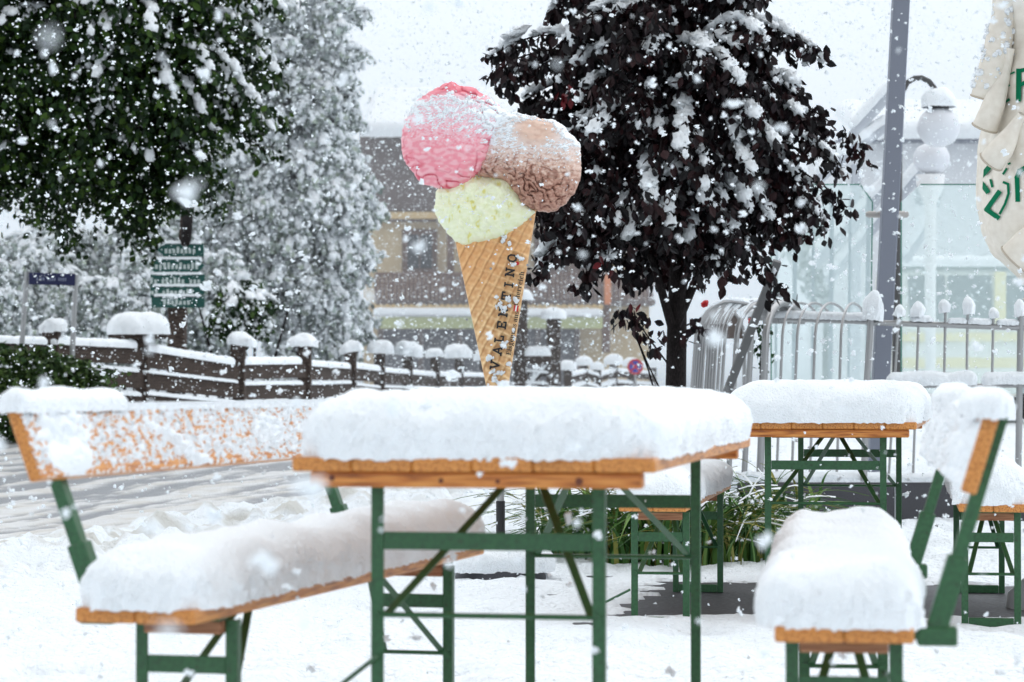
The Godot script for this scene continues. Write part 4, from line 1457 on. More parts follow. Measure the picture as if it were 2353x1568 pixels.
func build_houses() -> void:
	var d := 85.0
	var t := thing("chalet", "large hazy chalet with a snow covered roof, dark balcony and beige walls", "building")
	panel("wall", 835, 470, 1492, 905, d + 0.4, 8.0, mats.plaster, t)
	panel("upper_wall", 826, 300, 1500, 486, d, 8.0, mats.old_wood, t)
	panel("cornice", 822, 487, 1502, 503, d - 0.3, 0.5, mats.awning, t)
	panel("drip_edge", 822, 504, 1502, 509, d - 0.2, 0.3, mats.old_wood, t)
	for q in [[936, 539, 992, 616], [1240, 539, 1296, 616], [1335, 539, 1391, 616]]:
		var f := panel("window", q[0] - 12, q[1] - 12, q[2] + 12, q[3] + 10, d + 0.3, 0.1, mats.window_wood, t)
		panel("pane", q[0], q[1], (q[0] + q[2]) / 2 - 2, q[3], d + 0.26, 0.05, mats.pane, f).transform = f.transform.affine_inverse() * Transform3D(Basis(), Vector3(at((q[0] * 1.5 + q[2] * 0.5) / 2.0 - 1, 0, d).x, at(0, (q[1] + q[3]) / 2, d).y, -d - 0.28))
		panel("pane", (q[0] + q[2]) / 2 + 2, q[1], q[2], q[3], d + 0.26, 0.05, mats.pane, f).transform = f.transform.affine_inverse() * Transform3D(Basis(), Vector3(at((q[0] * 0.5 + q[2] * 1.5) / 2.0 + 1, 0, d).x, at(0, (q[1] + q[3]) / 2, d).y, -d - 0.28))
	for x in [1027, 1180, 1310, 1440]:
		panel("timber_post", x, 510, x + 16, 640, d - 0.6, 0.25, mats.window_wood, t)
	panel("balcony_floor", 862, 690, 1506, 700, d - 1.4, 1.8, mats.old_wood, t)
	panel("balcony_rail", 862, 626, 1506, 633, d - 1.4, 0.12, mats.window_wood, t)
	panel("balcony_rail", 862, 650, 1506, 654, d - 1.36, 0.12, mats.window_wood, t)
	var bal := Builder.new()
	var x := 864.0
	while x < 1505.0:
		var p := at(x, 661, d - 1.33)
		bal.box(Vector3(0.115, 0.84, 0.04), Transform3D(Basis(), Vector3(p.x, p.y, p.z)), 0.004)
		x += 9.6
	build("balcony_slats", bal, std(Color(0.42, 0.33, 0.31), 0.8), t, "stuff")
	panel("orange_banner", 1389, 632, 1404, 700, d - 1.7, 0.06, mats.orange, t)
	# canopy over the shop front
	panel("canopy", 858, 714, 1385, 727, d - 2.6, 2.6, mats.white_wall, t)
	var scallop := Builder.new()
	x = 862.0
	while x < 1384.0:
		var p := at(x, 706, d - 2.45)
		scallop.tube([p + Vector3(0, 0, -0.4), p + Vector3(0, 0, 0.02)], [0.10], 8)
		x += 14.0
	build("canopy_tiles", scallop, mats.awning, t, "stuff")
	snow_on_bar(t, at(858, 722, d - 2.9), at(1385, 724, d - 2.9), 0.35, 0.2, 700, 0.12)
	panel("fascia_band", 862, 729, 1385, 755, d - 2.5, 0.1, mats.band, t)
	panel("shop_front", 868, 756, 1330, 906, d + 0.3, 0.2, std(Color(0.36, 0.36, 0.39), 0.5), t)
	for xx in [868, 960, 1050, 1140, 1230, 1320]:
		panel("shop_post", xx, 756, xx + 12, 906, d - 0.2, 0.2, mats.old_wood, t)
	panel("side_pier", 1384, 700, 1402, 810, d - 1.0, 0.5, mats.window_wood, t)
	# roof: a pitched slab under thick snow
	var e0 := at(815, 306, d - 1.6)
	var e1 := at(1660, 306, d - 1.6)
	var r0 := at(815, 222, d + 5.5)
	var r1 := at(1660, 222, d + 5.5)
	var rb := Builder.new()
	var up := (r0 - e0).normalized()
	var nrm := Vector3(1, 0, 0).cross(up).normalized() * -1.0
	if nrm.y < 0:
		nrm = -nrm
	rb.box(Vector3(e1.x - e0.x, e0.distance_to(r0), 0.2), Transform3D(Basis(Vector3.RIGHT, up, Vector3.RIGHT.cross(up)), (e0 + r1) * 0.5 - nrm * 0.12), 0.02)
	build("roof", rb, mats.dark_wood, t)
	var sn := cushion((e1.x - e0.x) / 2 + 0.1, e0.distance_to(r0) / 2 + 0.1, 0.45, 0.16, 705, 0.35, 2.5)
	put("roof_snow", sn.mesh(mats.snow), t, Transform3D(Basis(Vector3.RIGHT, nrm, Vector3.RIGHT.cross(nrm)), (e0 + r1) * 0.5 - nrm * 0.1))

	# white building with a snowy roof on the right
	d = 56.0
	t = thing("white_building", "pale hazy building with a long snow covered roof, behind the grey pole", "building")
	panel("wall", 1930, 320, 2420, 905, d, 6.0, mats.white_wall, t)
	panel("eave", 1925, 318, 2425, 325, d - 0.5, 0.5, mats.grey_paint, t)
	var w0 := at(1925, 318, d - 0.6)
	var w1 := at(2425, 318, d - 0.6)
	var w2 := at(2425, 262, d + 4.0)
	up = (w2 - w1).normalized()
	nrm = up.cross(Vector3.RIGHT).normalized()
	if nrm.y < 0:
		nrm = -nrm
	sn = cushion((w1.x - w0.x) / 2, w1.distance_to(w2) / 2, 0.35, 0.12, 711, 0.3, 2.0)
	put("roof_snow", sn.mesh(mats.snow), t, Transform3D(Basis(Vector3.RIGHT, nrm, Vector3.RIGHT.cross(nrm)), (w0 + w2) * 0.5))
	panel("window", 2105, 400, 2160, 470, d - 0.05, 0.1, std(Color(0.62, 0.64, 0.66)), t)

	# stair of snow covered beams
	t = thing("steel_stair", "steep snow covered steel beams of a stair, left of the grey pole", "stair")
	for q in [[1958, 312, 2052, 208, 0.10], [1965, 345, 2048, 285, 0.08], [1880, 415, 1965, 340, 0.10], [1868, 610, 2052, 420, 0.12], [1900, 650, 2120, 392, 0.10], [2080, 600, 2135, 512, 0.09]]:
		var a := at(q[0], q[1], 27.0)
		var b := at(q[2], q[3], 27.0)
		var s := Builder.new()
		s.bar(a, b, q[4], 0.12, Vector3.UP, 0.008)
		build("beam", s, mats.pale_steel, t)
		snow_on_bar(t, a + Vector3(0, q[4] * 0.62, 0), b + Vector3(0, q[4] * 0.62, 0), 0.08, 0.09, 720 + int(q[0]), 0.04)
	var st := Builder.new()
	st.bar(at(1967, 900, 27.0), at(1967, 378, 27.0), 0.095, 0.095, Vector3.RIGHT, 0.006)
	build("upright", st, mats.pale_steel, t)


func build_lamp_and_van() -> void:
	var d := 24.0
	var t := thing("street_lamp", "snow capped street lamp with a round white globe hanging from a curved arm", "lamp")
	var arm := Builder.new()
	var path := []
	for q in [[2062, 905], [2063, 500], [2066, 300], [2072, 215], [2085, 190], [2102, 180], [2118, 179], [2135, 187], [2148, 203], [2157, 226]]:
		path.append(at(q[0], q[1], d))
	arm.tube(path, [0.05, 0.04, 0.035, 0.03, 0.026], 10)
	build("curved_arm", arm, std(Color(0.28, 0.28, 0.28), 0.6), t)
	var hood := Builder.new()
	hood.tube([at(2157, 218, d), at(2157, 232, d), at(2157, 240, d), at(2157, 250, d)], [0.03, 0.07, 0.095, 0.095], 20)
	build("hood", hood, std(Color(0.25, 0.25, 0.26), 0.5), t)
	put("snow_cap", cushion(0.15, 0.14, 0.17, 0.015, 801, 0.13).mesh(mats.snow), t, Transform3D(Basis(), at(2156, 246, d)))
	put("globe", lump_mesh(24, 36, 0.015, 9, mats.globe), t, Transform3D(Basis().scaled(Vector3(0.395, 0.375, 0.395)), at(2157, 293, d)))
	# second, lower lamp behind
	var t2 := thing("globe_lamp", "pale round globe lamp on a short column, just below the hanging globe", "lamp")
	var d2 := 26.5
	put("globe", lump_mesh(24, 36, 0.02, 10, mats.globe), t2, Transform3D(Basis().scaled(Vector3(0.37, 0.34, 0.37)), at(2141, 365, d2)))
	var col := Builder.new()
	var f := at(2138, 900, d2)
	col.tube([Vector3(f.x, terrain(f.x, d2), f.z), at(2138, 470, d2), at(2138, 425, d2), at(2138, 402, d2)], [0.05, 0.06, 0.14, 0.15], 18)
	build("column", col, mats.white, t2)

	# van
	d = 31.0
	t = thing("parked_van", "pale yellow van with snow covered roof and wide dark window, behind the railing", "van")
	var v0 := at(2062, 905, d)
	var v1 := at(2420, 612, d)
	var g := terrain(v0.x, d)
	var body := Builder.new()
	var sec := [Vector2(0.0, g + 0.35), Vector2(0.0, 1.25), Vector2(-0.06, 1.40), Vector2(-0.16, v1.y - 0.10), Vector2(-0.26, v1.y), Vector2(-1.7, v1.y + 0.02), Vector2(-1.84, v1.y - 0.1), Vector2(-1.9, 1.3), Vector2(-1.95, g + 0.35)]
	var pts := PackedVector3Array()
	for s in sec:
		for k in 13:
			var u := k / 12.0
			var xx := lerpf(v0.x, v1.x + 1.2, u)
			pts.append(Vector3(xx, s.y, -d + s.x))
	body.grid(pts, sec.size(), 13, Vector3(0, 0.3, 1))
	for e in [0, 12]:
		var ring := []
		for k in sec.size():
			ring.append(pts[k * 13 + e])
		body.flat(ring, Vector3((v0.x + v1.x) / 2, 1.2, -d - 1))
	build("body", body, mats.van, t)
	var glass := std(Color(0.20, 0.22, 0.25), 0.1)
	var wb := Basis(Vector3.RIGHT, atan2(-0.10, v1.y - 1.5))
	for q in [[2092, 2175, 632, 738], [2184, 2282, 632, 738], [2316, 2420, 632, 742]]:
		var a := at(q[0], q[3], d)
		var b := at(q[1], q[2], d)
		boxed("window", Vector3(b.x - a.x, b.y - a.y, 0.02), Transform3D(wb, Vector3((a.x + b.x) / 2, (a.y + b.y) / 2, -d - 0.098)), glass, t, 0.006)
	panel("yellow_stripe", 2062, 765, 2420, 785, d - 0.004, 0.02, mats.yellow, t, 0.004)
	panel("yellow_stripe", 2062, 822, 2420, 846, d - 0.004, 0.02, mats.yellow, t, 0.004)
	panel("pillar_trim", 2287, 625, 2312, 748, d - 0.01, 0.06, mats.yellow, t, 0.004)
	for xx in [2120, 2400]:
		var w := Builder.new()
		var c := at(xx, 860, d)
		c.y = g + 0.33
		w.tube([c + Vector3(0, 0, -0.2), c + Vector3(0, 0, 0.02)], [0.33], 26)
		build("wheel", w, mats.black, t)
	var rs := cushion((v1.x + 1.2 - v0.x) / 2, 0.85, 0.13, 0.04, 815, 0.12)
	put("roof_snow", rs.mesh(mats.snow), t, Transform3D(Basis(), Vector3((v0.x + v1.x + 1.2) / 2, v1.y + 0.005, -d - 0.98)))


func build_railing() -> void:
	var d := 16.55
	# low wall
	var t := thing("low_wall", "low dark granite wall with snow along its top, carrying the steel railing", "wall")
	var a := at(1690, 1112, d)
	var length := 6.0
	var blocks := 6
	for k in blocks:
		boxed("stone_block", Vector3(length / blocks - 0.006, 0.30, 0.26), Transform3D(Basis(), Vector3(a.x + length / blocks * (k + 0.5), 0.15, -d - 0.02)), mats.granite, t, 0.008)
	for k in 3:
		var x0 := a.x + 0.02 + 2.0 * k
		snow_on_bar(t, Vector3(x0, 0.299, -d - 0.06), Vector3(x0 + 1.98, 0.299, -d - 0.06), 0.10, 0.06, 820 + k, 0.02)
	# railing
	t = thing("steel_railing", "straight stainless steel railing with snow tipped rods, right of the grey pole", "railing")
	var rods := [[2066, 712, 2042], [2112, 714, 2098], [2173, 704, 2166], [2224, 708, 2218], [2283, 716, 2276], [2346, 712, 2340], [2410, 716, 2404]]
	for k in rods.size():
		var q: Array = rods[k]
		var b := Builder.new()
		var top := at(q[0], q[1] + 6, d)
		var foot := at(q[2], 1106, d)
		var thick: bool = k == 5
		b.tube([foot, top], [0.021 if thick else 0.0085], 12)
		build("rod", b, mats.steel, t)
		var c := cushion(0.024, 0.024, rng.randf_range(0.06, 0.11), 0.006, 830 + k, 0.022, 1.5)
		put("snow_tip", c.mesh(mats.snow), t, Transform3D(Basis(Vector3(0, 0, 1), rng.randf_range(-0.2, 0.2)), top + Vector3(rng.randf_range(-0.008, 0.008), -0.02, 0.004)))
	for q in [[1992, 741, 2420, 756, 0.019], [1992, 888, 2420, 886, 0.014]]:
		var b := Builder.new()
		b.tube([at(q[0], q[1], d), at(q[2], q[3], d)], [q[4]], 12)
		build("rail", b, mats.steel, t)
	snow_on_bar(t, at(2040, 886, d - 0.005), at(2243, 884, d - 0.005), 0.045, 0.085, 850, 0.01)
	snow_on_bar(t, at(2258, 884, d - 0.005), at(2420, 880, d - 0.005), 0.04, 0.075, 851, 0.01)
	for q in [[2096, 742, 2140], [2180, 746, 2218], [2228, 748, 2276], [2292, 750, 2338]]:
		snow_on_bar(t, at(q[0], q[1] - 4, d), at(q[2], q[1] - 3, d), 0.018, 0.035, 855 + q[0], 0.01)

	# curved steel hoops
	t = thing("hoop_railing", "row of curved stainless steel hoops with snow on their tops, left of the grey pole", "railing")
	var z := func(x: float, y: float) -> Vector2:
		return Vector2((2600.0 + x / 2.6133) / 1.7, (1050.0 + y / 2.6133) / 1.7)
	# outer foot, inner end (zoomed picture), tube radius, snow
	var hoops := [[200, 1010, 0.010, 1], [222, 1020, 0.010, 1], [248, 1030, 0.010, 1], [275, 1040, 0.009, 1], [300, 1055, 0.011, 1], [345, 1070, 0.009, 1], [372, 1090, 0.009, 1], [400, 1110, 0.009, 1], [430, 1130, 0.009, 1], [470, 1160, 0.010, 1], [515, 1190, 0.011, 1], [640, 1270, 0.018, 1], [800, 1330, 0.019, 1], [960, 1400, 0.024, 0], [1130, 1560, 0.009, 0], [1285, 1690, 0.009, 0], [1470, 1850, 0.009, 0], [1745, 2040, 0.009, 0]]
	for k in hoops.size():
		var h: Array = hoops[k]
		var fx: float = h[0]
		var ix: float = h[1]
		var o := z.call(fx, 1180) as Vector2
		var i_ := z.call(ix, 560) as Vector2
		var outer := at(o.x, o.y, 16.6 + 0.012 * k)
		var dx := at(i_.x, i_.y, 17.0).x - outer.x
		var dz := sqrt(maxf(0.0, 0.62 * 0.62 - dx * dx)) + 0.1
		var inner := at(i_.x, i_.y, 16.6 + 0.012 * k + dz)
		var p0 := Vector3(outer.x, 0.30, outer.z)
		# the uprights lean in towards the arch
		var spring := Vector3(lerpf(outer.x, inner.x, 0.12), at(0, 790, 16.7).y, lerpf(outer.z, inner.z, 0.05))
		var peak := at(0, (1050 + 335 / 2.6133) / 1.7, 16.8).y
		var path := [p0, p0.lerp(spring, 0.5)]
		for s in 17:
			var a_ := PI * s / 16.0
			var u := 0.5 - 0.5 * cos(a_)
			path.append(Vector3(lerpf(spring.x, inner.x, u), lerpf(spring.y if s < 8 else inner.y, peak, pow(sin(a_), 0.95)), lerpf(spring.z, inner.z, u)))
		var b := Builder.new()
		b.tube(path, [h[2]], 10)
		var hoop := build("hoop", b, mats.steel, t)
		if h[3]:
			var sn := Builder.new()
			var sp := []
			var sr := []
			for s in range(3, 15):
				sp.append(path[s + 1] + Vector3(0, h[2] + 0.005, 0))
				sr.append(maxf(0.004, (0.009 + 0.007 * sin(s * 2.1 + k * 2.0)) * sin(PI * (s - 2) / 13.0)))
			sn.tube(sp, sr, 8)
			build("snow", sn, mats.snow, hoop)
	var rr := Builder.new()
	var q0: Vector2 = z.call(840, 500)
	var q1: Vector2 = z.call(2080, 545)
	rr.tube([at(q0.x, q0.y, 17.25), at(q1.x, q1.y, 17.15)], [0.017], 12)
	build("rail", rr, mats.steel, t)
	snow_on_bar(t, at(q0.x, q0.y - 3, 17.24), at(q1.x, q1.y - 3, 17.14), 0.035, 0.05, 870, 0.012)
	var ep := Builder.new()
	var e0: Vector2 = z.call(2055, 1190)
	var e1: Vector2 = z.call(2100, 480)
	ep.tube([at(e0.x, e0.y, 16.5) - Vector3(0.02, 0.6, 0), at(e0.x, e0.y, 16.5), at(e1.x, e1.y, 16.5)], [0.021], 14)
	build("end_post", ep, mats.steel, t)
	var e2: Vector2 = z.call(2105, 520)
	put("snow_tip", cushion(0.05, 0.05, 0.19, 0.01, 875, 0.045, 1.3).mesh(mats.snow), t, Transform3D(Basis(Vector3(0, 0, 1), -0.12), at(e2.x, e2.y, 16.5)))
	# woven panel seen through the hoops
	var wp := thing("wicker_seat_back", "round topped brown woven panel standing behind the steel hoops", "seat")
	var ring := []
	var back := []
	for k in 25:
		var a_ := PI * k / 24.0
		var s: Vector2 = z.call(620 - 185 * cos(a_), 715 - 290 * sin(a_))
		ring.append(at(s.x, s.y, 17.6))
		back.append(at(s.x, s.y, 17.64))
	var w := Builder.new()
	var cc: Vector3 = (ring[0] + back[12]) * 0.5
	w.flat(ring, cc)
	w.flat(back, cc)
	for k in 24:
		w.flat([ring[k], ring[k + 1], back[k + 1], back[k]], cc)
	build("woven_back", w, mats.mesh_panel, wp)
	var wr := Builder.new()
	wr.tube(ring, [0.012], 8)
	build("rim", wr, mats.steel, wp)
	for s in [0, 24]:
		var lg := Builder.new()
		lg.tube([ring[s], Vector3(ring[s].x, 0.3, ring[s].z)], [0.014], 8)
		build("leg", lg, mats.steel, wp)

	# glass wind screens
	var gl := thing("glass_screen", "tinted glass wind screen with a cut corner, left of the grey pole", "glass panel", Vector3.ZERO, 0.0, "glass wind screens")
	var gr := thing("glass_screen", "tinted glass wind screen with a cut corner, right of the grey pole", "glass panel", Vector3.ZERO, 0.0, "glass wind screens")
	for q in [[gl, [[1772, 905], [1772, 440], [1788, 424], [1977, 424], [2005, 464], [2000, 905]]], [gr, [[2071, 905], [2071, 464], [2115, 424], [2420, 424], [2420, 905]]]]:
		var pts: Array = q[1].map(func(s): return at(s[0], s[1], 19.0))
		var pane := Builder.new()
		pane.flat(pts, (pts[0] as Vector3) + Vector3(0, 0, -5))
		build("pane", pane, mats.glass, q[0])
		for k in range(1, pts.size() - 1):
			var e := Builder.new()
			e.bar(pts[k - 1] if k == 1 else pts[k], pts[k] if k == 1 else pts[k + 1], 0.008, 0.012, Vector3(0, 0, 1).cross(pts[k + (0 if k == 1 else 1)] - pts[k - (1 if k == 1 else 0)]), 0.001)
			build("edge", e, mats.glass_edge, q[0])
	for k in 6:
		var b := Builder.new()
		var x := 1782 + k * 42
		b.bar(at(x, 905, 19.3), at(x + 4, 452, 19.3), 0.03 if k % 2 else 0.018, 0.03, Vector3.RIGHT, 0.003)
		build("mullion", b, mats.grey_paint, gl)

	# grey pole
	var pole := thing("grey_pole", "tall square grey steel pole rising out of the picture beside the railing", "pole")
	var pb := Builder.new()
	var dir := at(2068, 0, 17.0) - at(2010, 1099, 17.0)
	pb.bar(at(2012, 1104, 17.0), at(2012, 1104, 17.0) + dir * 1.25, 0.108, 0.108, Vector3.RIGHT, 0.006)
	build("shaft", pb, mats.grey_paint, pole)
	var base := at(2012, 1104, 17.0)
	boxed("base_plate", Vector3(0.26, 0.02, 0.26), Transform3D(Basis(), Vector3(base.x, 0.315, base.z)), mats.grey_paint, pole, 0.003)
	var cl := Builder.new()
	cl.tube([at(1990, 493, 17.12), at(1996, 493, 17.12), at(2083, 493, 17.12), at(2088, 493, 17.12)], [0.014, 0.022, 0.022, 0.014], 12)
	build("clamp_tube", cl, std(Color(0.72, 0.70, 0.68), 0.5), pole)
	# leaning post
	var lp := thing("leaning_prop", "dark grey steel prop leaning against the purple tree, behind the hoops", "post")
	var lb := Builder.new()
	lb.bar(at(1672, 905, 16.5) - Vector3(0.20, 0.5, 0), at(1787, 600, 15.9), 0.05, 0.04, Vector3.RIGHT, 0.003)
	build("shaft", lb, std(Color(0.36, 0.36, 0.36), 0.5), lp)


# ---------------------------------------------------------------- parasol

const PARASOL := Vector3(2.27, 0, -10.7)

func parasol_point(th: float, y: float) -> Vector3:
	# th 0 faces the camera, PI / 2 the left
	var prof := [[1.28, 0.13], [1.36, 0.19], [1.41, 0.235], [1.46, 0.29], [1.56, 0.33], [1.66, 0.345], [1.89, 0.33], [2.10, 0.288], [2.32, 0.243], [2.50, 0.262], [2.75, 0.25], [3.2, 0.17]]
	var r := 0.17
	for k in prof.size() - 1:
		if y >= prof[k][0] and y <= prof[k + 1][0]:
			var u: float = (y - prof[k][0]) / (prof[k + 1][0] - prof[k][0])
			r = lerpf(prof[k][1], prof[k + 1][1], u * u * (3.0 - 2.0 * u) * 0.5 + u * 0.5)
	var tw := th + 0.5 * (y - 1.3)
	r *= 1.0 + 0.055 * cos(tw * 5.0 + 0.8) + 0.03 * cos(tw * 9.0 + 2.0 - y * 2.0)
	r += 0.005 * nz.get_noise_3d(sin(th) * 3.0, y * 4.0, cos(th) * 3.0)
	return PARASOL + Vector3(-sin(th) * r, y, cos(th) * r)


func build_parasol() -> void:
	nz.seed = 33
	var t := thing("closed_parasol", "large closed cream parasol with green lettering at the right edge", "parasol", PARASOL)
	var inv := t.transform.affine_inverse()
	var pts := PackedVector3Array()
	var nu := 120
	var nv := 145
	for i in nu:
		for j in nv:
			var th := TAU * j / (nv - 1)
			var y := 1.33 + 1.8 * i / (nu - 1)
			if i < 14:
				y += 0.07 * (1.0 - i / 14.0) * sin(th * 8.0)
			pts.append(parasol_point(th, y))
	var b := Builder.new()
	b.grid(pts, nu, nv, Vector3(0, -0.2, 0))
	for k in b.n.size():
		var away := b.v[k] - PARASOL
		away.y = 0.0
		if b.n[k].dot(away) < 0.0:
			b.n[k] = -b.n[k]
	var idx := b.ix.duplicate()
	b.ix = PackedInt32Array()
	for k in range(0, idx.size(), 3):
		b.tri(idx[k], idx[k + 1], idx[k + 2])
	put("canopy", b.mesh(mats.cloth), t, inv)
	# hanging folds: open rolls of cloth, their hems to the lower left
	var folds := [
		[[2330, -70], [2308, 40], [2286, 140], [2262, 226], [0.045, 0.052, 0.058, 0.056], 10.62],
		[[2322, 110], [2304, 180], [2284, 240], [2263, 294], [0.018, 0.030, 0.046, 0.052], 10.56],
		[[2350, 262], [2326, 305], [2302, 342], [2278, 372], [0.018, 0.034, 0.050, 0.052], 10.44],
		[[2430, 470], [2402, 520], [2372, 560], [2338, 598], [0.02, 0.05, 0.075, 0.080], 10.44],
	]
	for k in folds.size():
		var f: Array = folds[k]
		var path := []
		for s in 13:
			var u := s / 12.0 * 3.0
			var i := mini(2, int(u))
			path.append(at(lerpf(f[i][0], f[i + 1][0], u - i), lerpf(f[i][1], f[i + 1][1], u - i), f[5] + 0.02 * sin(u * 2.0)))
		var rad := []
		for s in 13:
			var u := s / 12.0 * 3.0
			var i := mini(2, int(u))
			rad.append(lerpf(f[4][i], f[4][i + 1], u - i))
		var fb := Builder.new()
		fb.tube(path, rad, 28, false)
		var fold := put("fold", fb.mesh(mats.cloth), t, inv)
		var ring := []
		for s in 29:
			ring.append(fb.v[12 * 28 + s % 28])
		var hb := Builder.new()
		hb.tube(ring, [0.0045], 6, false)
		put("hem", hb.mesh(mats.hem), fold, Transform3D())
		if k == 0:
			var bits := []
			var g := RandomNumberGenerator.new()
			g.seed = 15
			for s in 150:
				var i := 1 + g.randi() % 10
				var a := g.randi() % 28
				var p := fb.v[i * 28 + a].lerp(fb.v[(i + 1) * 28 + a], g.randf())
				var sz := g.randf_range(0.008, 0.03)
				bits.append(Transform3D(Basis.from_euler(Vector3(g.randf() * 6, g.randf() * 6, 0)).scaled(Vector3.ONE * sz), p))
			many("snow_bits", lump_mesh(7, 10, 0.3, 23, mats.snow), bits, [], fold)
	# green lettering, laid on the cloth
	var z := func(x: float, y: float) -> Vector2:
		return Vector2((3700.0 + x / 1.743) / 1.7, y / 1.743 / 1.7)
	var strokes := [
		[[[345, 440], [410, 432]], 32],
		[[[400, 522], [465, 492]], 12], [[[385, 612], [430, 580]], 16], [[[362, 722], [430, 678]], 18], [[[405, 525], [365, 720]], 12],
		[[[495, 478], [492, 682]], 34], [[[500, 482], [560, 470], [575, 540], [505, 580]], 26],
		[[[295, 1140], [225, 1222], [285, 1306]], 34], [[[305, 1225], [316, 1272]], 16],
		[[[210, 1358], [235, 1392]], 20],
		[[[362, 1308], [278, 1428], [356, 1484]], 32],
		[[[392, 1242], [422, 1255], [425, 1320], [402, 1390], [368, 1455]], 17], [[[390, 1185], [412, 1150]], 15], [[[424, 1118], [436, 1112]], 12],
		[[[487, 1366], [482, 1210], [500, 1165], [545, 1140]], 32],
	]
	for s in strokes:
		var line: Array = s[0]
		var lb := Builder.new()
		for k in line.size() - 1:
			var a := Vector2(line[k][0], line[k][1])
			var c := Vector2(line[k + 1][0], line[k + 1][1])
			var dir := (c - a).normalized()
			var side: Vector2 = Vector2(-dir.y, dir.x) * (s[1] * 0.5)
			var ext: Vector2 = dir * (s[1] * 0.3)
			var m := maxi(2, int(a.distance_to(c) / 8.0))
			var grid := PackedVector3Array()
			for i in m + 1:
				for e in 5:
					var p: Vector2 = (a - ext).lerp(c + ext, float(i) / m) + side * (e - 2) * 0.5
					grid.append(on_cloth(z.call(p.x, p.y)))
			lb.grid(grid, m + 1, 5, Vector3(-0.5, 0, 1))
		put("lettering", lb.mesh(mats.cloth_green), t, inv)
	var pole := Builder.new()
	pole.tube([PARASOL + Vector3(0, 0.02, 0), PARASOL + Vector3(0, 3.2, 0)], [0.027], 14)
	put("pole", pole.mesh(mats.steel), t, inv)
	var foot := Builder.new()
	foot.tube([PARASOL + Vector3(0, 0.0, 0), PARASOL + Vector3(0, 0.06, 0), PARASOL + Vector3(0, 0.16, 0), PARASOL + Vector3(0, 0.4, 0)], [0.24, 0.23, 0.12, 0.05], 24)
	put("foot", foot.mesh(mats.steel), t, inv)


# the point of the closed canopy's near side that lies behind this place of the picture, a little proud of the cloth
func cloth_near(th: float, p: Vector2) -> Vector4:
	var y := at(p.x, p.y, 10.4).y
	var q := parasol_point(th, y)
	y = EYE + (y - EYE) * (-q.z / 10.4)
	q = parasol_point(th, y)
	return Vector4(q.x, q.y, q.z, q.x - at(p.x, p.y, -q.z).x)


func on_cloth(p: Vector2) -> Vector3:
	var best := Vector3.ZERO
	var miss := 1e9
	for k in 90:
		var q := cloth_near(-0.9 + 2.6 * k / 89.0, p)
		if absf(q.w) < miss:
			miss = absf(q.w)
			best = Vector3(-0.9 + 2.6 * k / 89.0, 0, 0)
	var lo := best.x - 0.03
	var hi := best.x + 0.03
	for k in 14:
		var mid := (lo + hi) * 0.5
		if cloth_near(mid, p).w > 0.0:
			lo = mid
		else:
			hi = mid
	var got := cloth_near((lo + hi) * 0.5, p)
	best = Vector3(got.x, got.y, got.z)
	best += (best - PARASOL - Vector3(0, best.y, 0)).normalized() * 0.006
	return best


# ---------------------------------------------------------------- tables and benches

